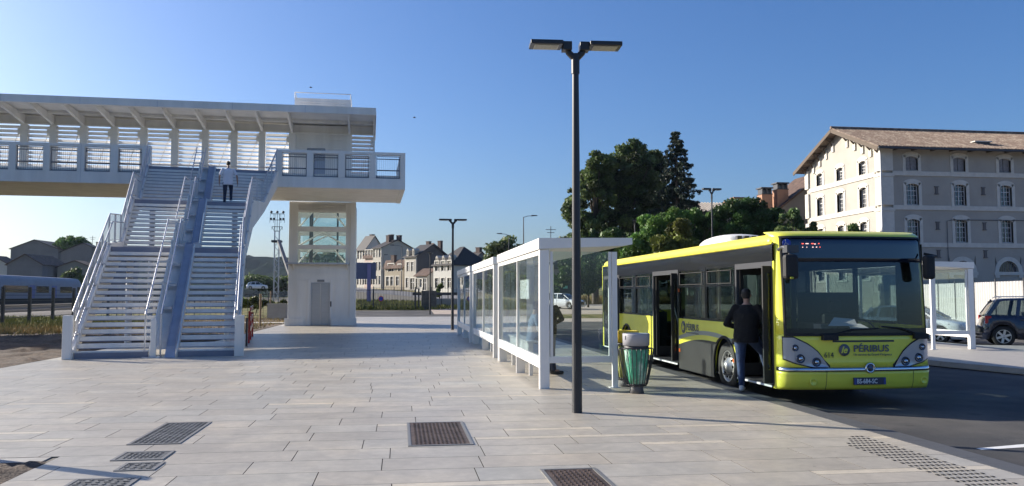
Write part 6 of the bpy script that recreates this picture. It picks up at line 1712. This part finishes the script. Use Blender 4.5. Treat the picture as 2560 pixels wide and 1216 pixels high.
# conifer
p = atD(1700, 738, 74); base = Vector((p.x, p.y, 0)); t = thing('conifer_tree', base, 0, 'dark pointed spruce rising above the broadleaf trees', 'tree', gT)
rg = np.random.default_rng(5); cl = []; zt = atD(1694, 322, 74).z; tm = MB(); tm.tube([(0, 0, 0), (-.1, 0, zt * .6), (-.2, 0, zt - .2)], [.35, .2, .03], 8)
z = 3.0
while z < zt - .3:
    f = 1 - (z - 3) / (zt - 3); Rr = 4.1 * f ** .92 + .10; n = max(4, int(11 * f + 5))
    for i in range(n):
        a = rg.uniform(0, 6.28); Rk = Rr * rg.uniform(.7, 1.2); steps = max(2, int(Rk / .4))
        for s in range(1, steps + 1):
            q = s / steps; c = np.array((math.cos(a) * Rk * q - .2 * z / zt, math.sin(a) * Rk * q, z - .42 * Rk * q + .16 * Rk * q * q)); cl.append((c, (.27, .27, .11), 1))
            cl.append((c - np.array((0, 0, .16)), (.14, .14, .16), .35))
        tm.tube([(-.2 * z / zt, 0, z), (math.cos(a) * Rk, math.sin(a) * Rk, z - .2 * Rk)], [.05, .015], 4)
    z += .66 * (0.5 + .6 * f)
leaves_mesh('crown', cl, 60000, .13, lf_con, t, 6, up=.6, aspect=2.2); tm.build('trunk', m_bark, t)
tree('acacia_tree', 'bright green feathery tree in front of the dark group', 62, 1640, 760, [(1640, 580, 48, 45), (1610, 640, 45, 60), (1680, 570, 38, 38), (1665, 640, 55, 60)], lf_mid, 26000, .15, 31, gT, k=44, rad=.6, trunk=.16)
tree('acacia_tree', 'bright green feathery tree right of the conifer, behind the roof unit of the bus', 64, 1738, 760, [(1740, 570, 42, 34), (1722, 620, 45, 50), (1775, 570, 36, 40)], lf_mid, 17000, .15, 32, gT, k=44, rad=.6, trunk=.16)
tree('acacia_tree', 'dark green spreading tree below the brick chimneys', 64, 1862, 760, [(1850, 545, 60, 38), (1880, 525, 45, 28), (1920, 555, 40, 34), (1820, 575, 40, 40), (1890, 600, 70, 50)], leaf_mat('green_foliage', (.05, .105, .028), .3), 30000, .15, 33, gT, k=44, rad=.6, trunk=.18)
tree('fig_shrub', 'yellowish broad-leaved shrub behind the bus roof', 52, 1700, 765, [(1698, 590, 34, 30), (1730, 610, 36, 32), (1665, 615, 30, 30), (1720, 660, 50, 40)], lf_yel, 7000, .20, 34, gT, k=40, rad=.5, trunk=.08, cat='shrub')
tree('bamboo_clump', 'pale upright bamboo clump before the barracks gable', 60, 1985, 760, [(1980, 560, 28, 30), (1992, 545, 18, 22), (1965, 580, 22, 22), (1985, 640, 30, 60)], lf_reed, 6000, .16, 35, gT, k=50, rad=.35, trunk=.06, cat='shrub')
tree('bamboo_clump', 'thin shrub top at the foot of the gable, just above the bus roof', 60, 2036, 760, [(2034, 575, 16, 24), (2040, 640, 20, 50)], lf_reed, 2200, .15, 36, gT, k=50, rad=.3, trunk=.05, cat='shrub')
tree('bamboo_clump', 'small tuft of reeds above the bus roof, right of the gable shrubs', 60, 2140, 760, [(2137, 572, 14, 14), (2140, 640, 20, 50)], lf_reed, 1800, .14, 37, gT, k=50, rad=.3, trunk=.05, cat='shrub')
tree('hedge_bush', 'tall green bush between the near shelter and the rear of the bus', 70, 1470, 760, [(1470, 660, 52, 70), (1440, 690, 40, 55), (1510, 640, 40, 80)], lf_ivy, 15000, .22, 41, 'bushes along the lot', k=40, rad=.6, trunk=.1, cat='bush')
tree('hedge_bush', 'dark bush behind the rear corner of the bus', 68, 1555, 760, [(1555, 640, 45, 80), (1590, 670, 40, 60), (1530, 690, 40, 50)], lf_ivy, 13000, .22, 42, 'bushes along the lot', k=40, rad=.6, trunk=.1, cat='bush')
tree('hedge_bush', 'ivy covered mound left of the dark green site panel', 98, 1386, 752, [(1386, 722, 22, 24), (1368, 728, 16, 20)], lf_ivy, 5000, .25, 43, 'bushes along the lot', k=40, rad=.6, trunk=.08, cat='bush')
tree('hedge_bush', 'green tree seen above the house roof through the near shelter', 112, 1405, 752, [(1430, 640, 60, 40), (1370, 650, 50, 34), (1345, 700, 40, 40)], lf_dark, 9000, .34, 44, 'bushes along the lot', k=36, rad=.9, trunk=.2, cat='tree')
tree('broadleaf_tree', 'rounded tree on the skyline above the middle shelter roof', 130, 1272, 735, [(1275, 622, 28, 22), (1250, 632, 26, 16), (1298, 640, 30, 30), (1265, 680, 60, 50)], lf_dark, 9000, .40, 45, None, k=36, rad=1.0, trunk=.25)
tree('broadleaf_tree', 'pale green tree between the skyline roofs left of the stairs', 215, 172, 720, [(178, 612, 26, 13), (150, 622, 14, 12), (200, 618, 14, 12)], lf_mid, 4500, .6, 46, None, k=20, rad=1.3, trunk=.3)
tree('broadleaf_tree', 'small dark tree beside the train nose, before the terrace', 140, 186, 760, [(188, 690, 24, 18), (205, 712, 22, 26), (170, 700, 18, 14)], lf_dark, 6000, .34, 47, None, k=36, rad=.8, trunk=.2)
for i, (px, d) in enumerate(((1160, 96), (1098, 92))):
    tree('young_tree', ('young staked tree with a small dark crown before the white dormered house', 'young tree with bare thin crown beside the low wall')[i], d, px - 62 if i == 0 else px, None, [((px - 62 if i == 0 else px), 718 if i == 0 else 735, 8, 7 if i == 0 else 6)], lf_dark, 700, .16, 50 + i, 'young trees on the bank', k=40, rad=.25, trunk=.05)
tree('hedge_bush', 'low scrub along the fence left of the lift tower', 66, 640, 778, [(645, 762, 24, 14), (690, 764, 26, 12), (610, 765, 24, 12)], lf_yel, 3500, .16, 55, None, k=50, rad=.35, trunk=.04, cat='bush')
tree('hedge_bush', 'dark line of bushes below the far wooded hill', 190, 680, 735, [(640, 708, 40, 14), (700, 712, 40, 12), (760, 706, 50, 18), (820, 704, 40, 18)], lf_dark, 9000, .5, 56, None, k=30, rad=1.1, trunk=.2, cat='bush')
tree('poplar_row', 'row of pointed poplars on the horizon, seen through the lift tower windows', 330, 800, 720, [(x, 650, 5, 15) for x in (778, 790, 801, 808, 820, 829, 846)] + [(810, 668, 60, 10)], lf_dark, 6000, .9, 57, None, k=14, rad=1.6, trunk=.3)
# ================================================================== people
m_skin = mat('skin', (.36, .21, .145), .5, var=.05, vscale=9)
m_hair = mat('dark_hair', (.012, .010, .009), .6, var=.3, vscale=40)
def cone(m, p0, p1, r0, r1, n=12):
    p0 = Vector(p0); p1 = Vector(p1); d = (p1 - p0); L = d.length; d /= L
    pts = []; rs = []
    for k in range(4, 0, -1): a = math.pi / 2 * k / 4; pts.append(p0 - d * r0 * math.sin(a)); rs.append(max(.0005, r0 * math.cos(a)))
    pts.append(p0); rs.append(r0); pts.append(p1); rs.append(r1)
    for k in range(1, 5): a = math.pi / 2 * k / 4; pts.append(p1 + d * r1 * math.sin(a)); rs.append(max(.0005, r1 * math.cos(a)))
    m.tube(pts, rs, n)
def loft(m, secs, n=20):
    """secs: (centre, rx, ry, yaw)"""
    vs = []
    for (c, rx, ry, yw) in secs:
        for k in range(n):
            a = 2 * math.pi * k / n; x = rx * math.cos(a); y = ry * math.sin(a); vs.append((c[0] + x * math.cos(yw) - y * math.sin(yw), c[1] + x * math.sin(yw) + y * math.cos(yw), c[2]))
    m.add(vs, [(i * n + k, i * n + (k + 1) % n, (i + 1) * n + (k + 1) % n, (i + 1) * n + k) for i in range(len(secs) - 1) for k in range(n)], 0, True)
    m.add(vs[:n], [tuple(range(n))[::-1]]); m.add(vs[-n:], [tuple(range(n))])
def fuse(m, name, mt, parent, vox, smooth=4):
    o = m.build(name + '_tmp', mt, None)
    r = o.modifiers.new('r', 'REMESH'); r.mode = 'VOXEL'; r.voxel_size = vox; r.use_smooth_shade = True
    s = o.modifiers.new('s', 'SMOOTH'); s.factor = .5; s.iterations = smooth
    dg = bpy.context.evaluated_depsgraph_get(); me = bpy.data.meshes.new_from_object(o.evaluated_get(dg)); me.name = name
    bpy.data.objects.remove(o)
    me.materials.clear(); me.materials.append(mt)
    for p in me.polygons: p.use_smooth = True
    q = bpy.data.objects.new(name, me); COL.objects.link(q); q.parent = parent; return q
def L_(a, b, t): return tuple(a[i] + (b[i] - a[i]) * t for i in range(3))
def person(label, loc, rz, J, top, top_m, trou_m, shoe_m, coat=False, sleeve='long', hold=None, group=None, headturn=0.0, stout=1.0):
    """J joints, local: +y ahead; keys pel che nec hea shL elL haL shR elR haR hiL knL anL hiR knR anR"""
    t = thing('person', loc, rz, label, 'person', group)
    b = MB(); pel, che, nec, hea = J['pel'], J['che'], J['nec'], J['hea']; w = stout
    loft(b, [(L_(pel, che, -.22), .13 * w, .10 * w, 0), (L_(pel, che, 0), .165 * w, .115 * w, 0), (L_(pel, che, .35), .145 * w, .105 * w, 0), (L_(pel, che, .75), .17 * w, .115 * w, 0), (L_(pel, che, 1.0), .185 * w, .115 * w, 0), (L_(che, nec, .55), .15, .09, 0), (L_(che, nec, .95), .065, .06, 0)])
    cone(b, L_(che, nec, .8), L_(nec, hea, .45), .058, .054)
    hx, hy, hz = hea
    ct, snt = math.cos(headturn), math.sin(headturn)
    def hp(x, y, z): return (hx + x * ct - y * snt, hy + x * snt + y * ct, hz + z)
    loft(b, [(hp(0, .02, -.105), .030, .035, headturn), (hp(0, .018, -.085), .050, .06, headturn), (hp(0, .01, -.04), .066, .083, headturn), (hp(0, 0, .01), .074, .092, headturn), (hp(0, -.004, .055), .073, .092, headturn), (hp(0, -.006, .09), .055, .072, headturn), (hp(0, -.006, .112), .022, .03, headturn)])
    cone(b, hp(0, .088, .012), hp(0, .112, -.022), .010, .014); cone(b, hp(-.02, .088, -.055), hp(.02, .088, -.055), .008, .008)
    for s in (-1, 1): loft(b, [(hp(s * .076, -.002, -.03), .008, .014, headturn), (hp(s * .081, -.005, 0), .010, .02, headturn), (hp(s * .079, -.007, .028), .008, .014, headturn)])
    for S in 'LR':
        s = -1 if S == 'L' else 1; sh, el, ha = J['sh' + S], J['el' + S], J['ha' + S]; hi, kn, an = J['hi' + S], J['kn' + S], J['an' + S]
        cone(b, sh, el, .052, .040); cone(b, el, ha, .040, .027); cone(b, L_(che, sh, .5), sh, .07, .052)
        cone(b, hi, kn, .085 * w, .055); cone(b, kn, an, .056, .038)
        toe = J.get('to' + S, (an[0] + s * .02, an[1] + .17, an[2] - .05)); cone(b, an, (an[0], an[1] - .03, an[2] - .035), .036, .03); cone(b, an, toe, .036, .026)
        # hand: palm, four unequal fingers, side thumb
        d = (Vector(ha) - Vector(el)).normalized(); dn = Vector(J.get('gd' + S, d)).normalized(); d = (d + dn).normalized()
        sd_ = Vector(J.get('hs' + S, (0, 1, 0))); sd_ = (sd_ - d * sd_.dot(d)).normalized(); nrm = d.cross(sd_)
        if nrm.x * s > 0: nrm = -nrm                                  # curl towards the body
        H0 = Vector(ha)
        for k, off in enumerate((.028, .010, -.009, -.026)):
            cone(b, H0 + sd_ * off * .7, H0 + d * .075 + sd_ * off, .013, .0125, 8)
            ln = (.040, .045, .042, .033)[k]; p1 = H0 + d * .078 + sd_ * off * 1.15; p2 = p1 + (d * .85 + nrm * .45).normalized() * ln; p3 = p2 + (d * .45 + nrm * .85).normalized() * ln * .75
            cone(b, p1, p2, .0095, .0088, 8); cone(b, p2, p3, .0088, .0075, 8)
        tb = H0 + d * .02 + sd_ * .03; t1 = tb + (d * .7 + sd_ * .6 + nrm * .2).normalized() * .035; t2 = t1 + (d * .95 + nrm * .3).normalized() * .03
        cone(b, tb, t1, .013, .011, 8); cone(b, t1, t2, .011, .009, 8)
    body = fuse(b, 'body', m_skin, t, .0075, 3)
    # eyes and hair
    for s in (-1, 1): m = MB(); m.ball(hp(s * .030, .082, .012), .011); m.build('eye', m_dark, body)
    h = MB(); loft(h, [(hp(0, -.045, -.06), .058, .045, headturn), (hp(0, -.028, -.02), .076, .075, headturn), (hp(0, -.016, .03), .081, .092, headturn), (hp(0, -.008, .07), .080, .098, headturn), (hp(0, -.006, .102), .062, .078, headturn), (hp(0, -.006, .124), .026, .034, headturn)])
    fuse(h, 'hair', m_hair, body, .009, 2)
    # top garment
    g = MB(); lo = -.30 if not coat else -1.0
    g_ = 1.0
    hem = .16 * w + .035
    secs = []
    if coat: secs.append((L_(pel, che, -1.15), .20, .15, 0))
    secs += [(L_(pel, che, -.30), (.185 if not coat else .20) * w, .135 * w, 0), (L_(pel, che, 0), .19 * w, .14 * w, 0), (L_(pel, che, .35), .18 * w, .135 * w, 0), (L_(pel, che, .75), .20 * w, .14 * w, 0), (L_(pel, che, 1.0), .205 * w, .135 * w, 0), (L_(che, nec, .5), .175, .11, 0), (L_(che, nec, .85), .085, .075, 0)]
    loft(g, secs)
    for S in 'LR':
        sh, el, ha = J['sh' + S], J['el' + S], J['ha' + S]
        cone(g, L_(che, sh, .5), sh, .08, .064)
        if sleeve == 'long': cone(g, sh, el, .064, .054); cone(g, el, L_(el, ha, .93), .056, .042)
        else: cone(g, sh, L_(sh, el, .75), .063, .060)
    fuse(g, top, top_m, t, .013, 2)
    g = MB(); loft(g, [(L_(pel, che, -.30), .165 * w, .12 * w, 0), (L_(pel, che, 0), .175 * w, .125 * w, 0), (L_(pel, che, .2), .165 * w, .12 * w, 0)])
    for S in 'LR':
        hi, kn, an = J['hi' + S], J['kn' + S], J['an' + S]; cone(g, hi, kn, .10 * w, .072); cone(g, kn, (an[0], an[1], an[2] + .02), .072, .056)
    fuse(g, 'trousers', trou_m, t, .012, 2)
    for S in 'LR':
        an = J['an' + S]; s = -1 if S == 'L' else 1; toe = J.get('to' + S, (an[0] + s * .02, an[1] + .17, an[2] - .05)); g = MB()
        cone(g, (an[0], an[1] - .04, an[2] - .045), (toe[0], toe[1] + .01, toe[2] - .0), .042, .038); cone(g, (an[0], an[1] - .015, an[2] + .0), (an[0], an[1] - .03, an[2] - .03), .045, .045)
        sh_ = fuse(g, 'shoe', shoe_m, t, .010, 2)
    if hold: hold(t, J)
    return t
def stand(h=1.0, lean=0.0, **k):
    J = dict(pel=(0, 0, .95), che=(0, .01 + lean, 1.33), nec=(0, .01 + lean * 1.3, 1.50), hea=(0, .03 + lean * 1.6, 1.645),
             shL=(-.195, lean, 1.42), elL=(-.25, -.03 + lean, 1.13), haL=(-.26, .06 + lean, .88), shR=(.195, lean, 1.42), elR=(.25, -.03 + lean, 1.13), haR=(.26, .06 + lean, .88),
             hiL=(-.095, 0, .90), knL=(-.11, .02, .50), anL=(-.12, -.02, .095), hiR=(.095, 0, .90), knR=(.11, .02, .50), anR=(.12, -.02, .095))
    J.update(k); return {a: tuple(c * h for c in v) for a, v in J.items()}
m_tee = mat('white_tee_fabric', (.72, .70, .74), .9, var=.06, vscale=5, bump=1.0, bscale=11)
m_jean = mat('dark_jeans', (.025, .035, .07), .85, var=.25, vscale=9)
m_jean2 = mat('blue_jeans', (.035, .06, .13), .85, var=.4, vscale=7, bump=.9, bscale=16)
m_blkf = mat('black_fabric', (.005, .005, .006), .9, var=.3, vscale=8, bump=1.0, bscale=14)
m_shoew = mat('white_shoe', (.66, .64, .62), .6, var=.1)
# man climbing the stairs
Jc = stand(1.17, .05, knL=(-.10, .10, .50), anL=(-.11, .0, .095), hiR=(.095, .02, .90), knR=(.12, .22, .68), anR=(.12, .17, .275), elR=(.31, -.08, 1.16), haR=(.34, .03, .91), elL=(-.30, -.05, 1.15), haL=(-.30, .06, .90))
def phone(t, J):
    x, y, z = J['haR']; m = MB(); m.box(x - .01, x + .02, y - .02, y + .05, z - .17, z - .03); m.build('phone', m_dark, t)
yL = FLT[2][0] - .62; zL = FLT[2][1]
loc = Matrix.Rotation(SA_, 4, 'Z') @ Vector((1.25, yL + .35, zL)) + Vector((-6.6, 23.75, 0))
person('man in a white T-shirt and dark jeans climbing the stairs', loc, SA_ + R(3), Jc, 't_shirt', m_tee, m_jean, m_shoew, sleeve='short', stout=1.12, hold=None)
# man at the front door of the bus
g0 = G(1858, 981)
Jb = stand(1.04, .06, elL=(-.34, .02, 1.14), haL=(-.16, .22, 1.06), elR=(.34, .02, 1.14), haR=(.14, .24, 1.08), gdL=(.8, .5, 0), gdR=(-.8, .5, 0), hsL=(0, 0, 1), hsR=(0, 0, 1), anL=(-.08, -.02, .095), knL=(-.10, .01, .5), hiR=(.1, .05, .90), knR=(.20, .30, .66), anR=(.26, .36, .34), hea=(-.02, .14, 1.63), nec=(0, .09, 1.50))
person('man in a black jacket and blue jeans at the front door of the bus', (g0[0] + .08, g0[1] + .02, 0), R(-38), Jb, 'jacket', m_blkf, m_jean2, m_shoew, stout=1.18)
# people in the near shelter
g1 = G(1377, 931)
Jp = stand(1.0, .02, elR=(.33, -.02, 1.17), haR=(.20, .16, 1.08), gdR=(-.8, .5, 0), hsR=(0, 0, 1))
person('person in black with pale trousers standing inside the near shelter', (g1[0] - .08, g1[1], 0), R(-10), Jp, 'coat', m_blkf, mat('pale_trousers', (.30, .26, .22), .9, var=.1), mat('black_shoe', (.015, .015, .016), .5), coat=False, stout=1.15)
Js = stand(.98, -.02, pel=(0, 0, .80), che=(0, .05, 1.17), nec=(0, .06, 1.34), hea=(0, .09, 1.48), shL=(-.19, .05, 1.26), shR=(.19, .05, 1.26), elL=(-.24, .10, .98), elR=(.24, .10, .98), haL=(-.12, .30, .92), haR=(.12, .30, .92), gdL=(.5, .8, 0), gdR=(-.5, .8, 0), hsL=(0, 0, 1), hsR=(0, 0, 1),
           hiL=(-.10, .02, .78), hiR=(.10, .02, .78), knL=(-.12, .36, .62), knR=(.12, .36, .62), anL=(-.12, .42, .095), anR=(.13, .44, .095))
person('person in light blue sitting behind the glass of the near shelter', (2.85, 17.55, -.0), R(-88), Js, 'shirt', mat('light_blue_shirt', (.22, .30, .42), .9, var=.1), m_jean, mat('black_shoe', (.015, .015, .016), .5))
# ================================================================== air
hz = MB(); hz.box(-2500, 2500, -60, 2600, -8, 95)
m = bpy.data.materials.new('haze_air'); m.use_nodes = True; nt = m.node_tree; nt.nodes.remove(nt.nodes['Principled BSDF'])
pv_ = nt.nodes.new('ShaderNodeVolumePrincipled'); pv_.inputs['Color'].default_value = (.6, .76, 1.0, 1); pv_.inputs['Density'].default_value = .00008; pv_.inputs['Anisotropy'].default_value = .3
nt.links.new(pv_.outputs[0], nt.nodes['Material Output'].inputs['Volume'])
tag(hz.build('haze', m), 'thin blue haze in the air over the whole scene', 'haze', None, 'stuff')
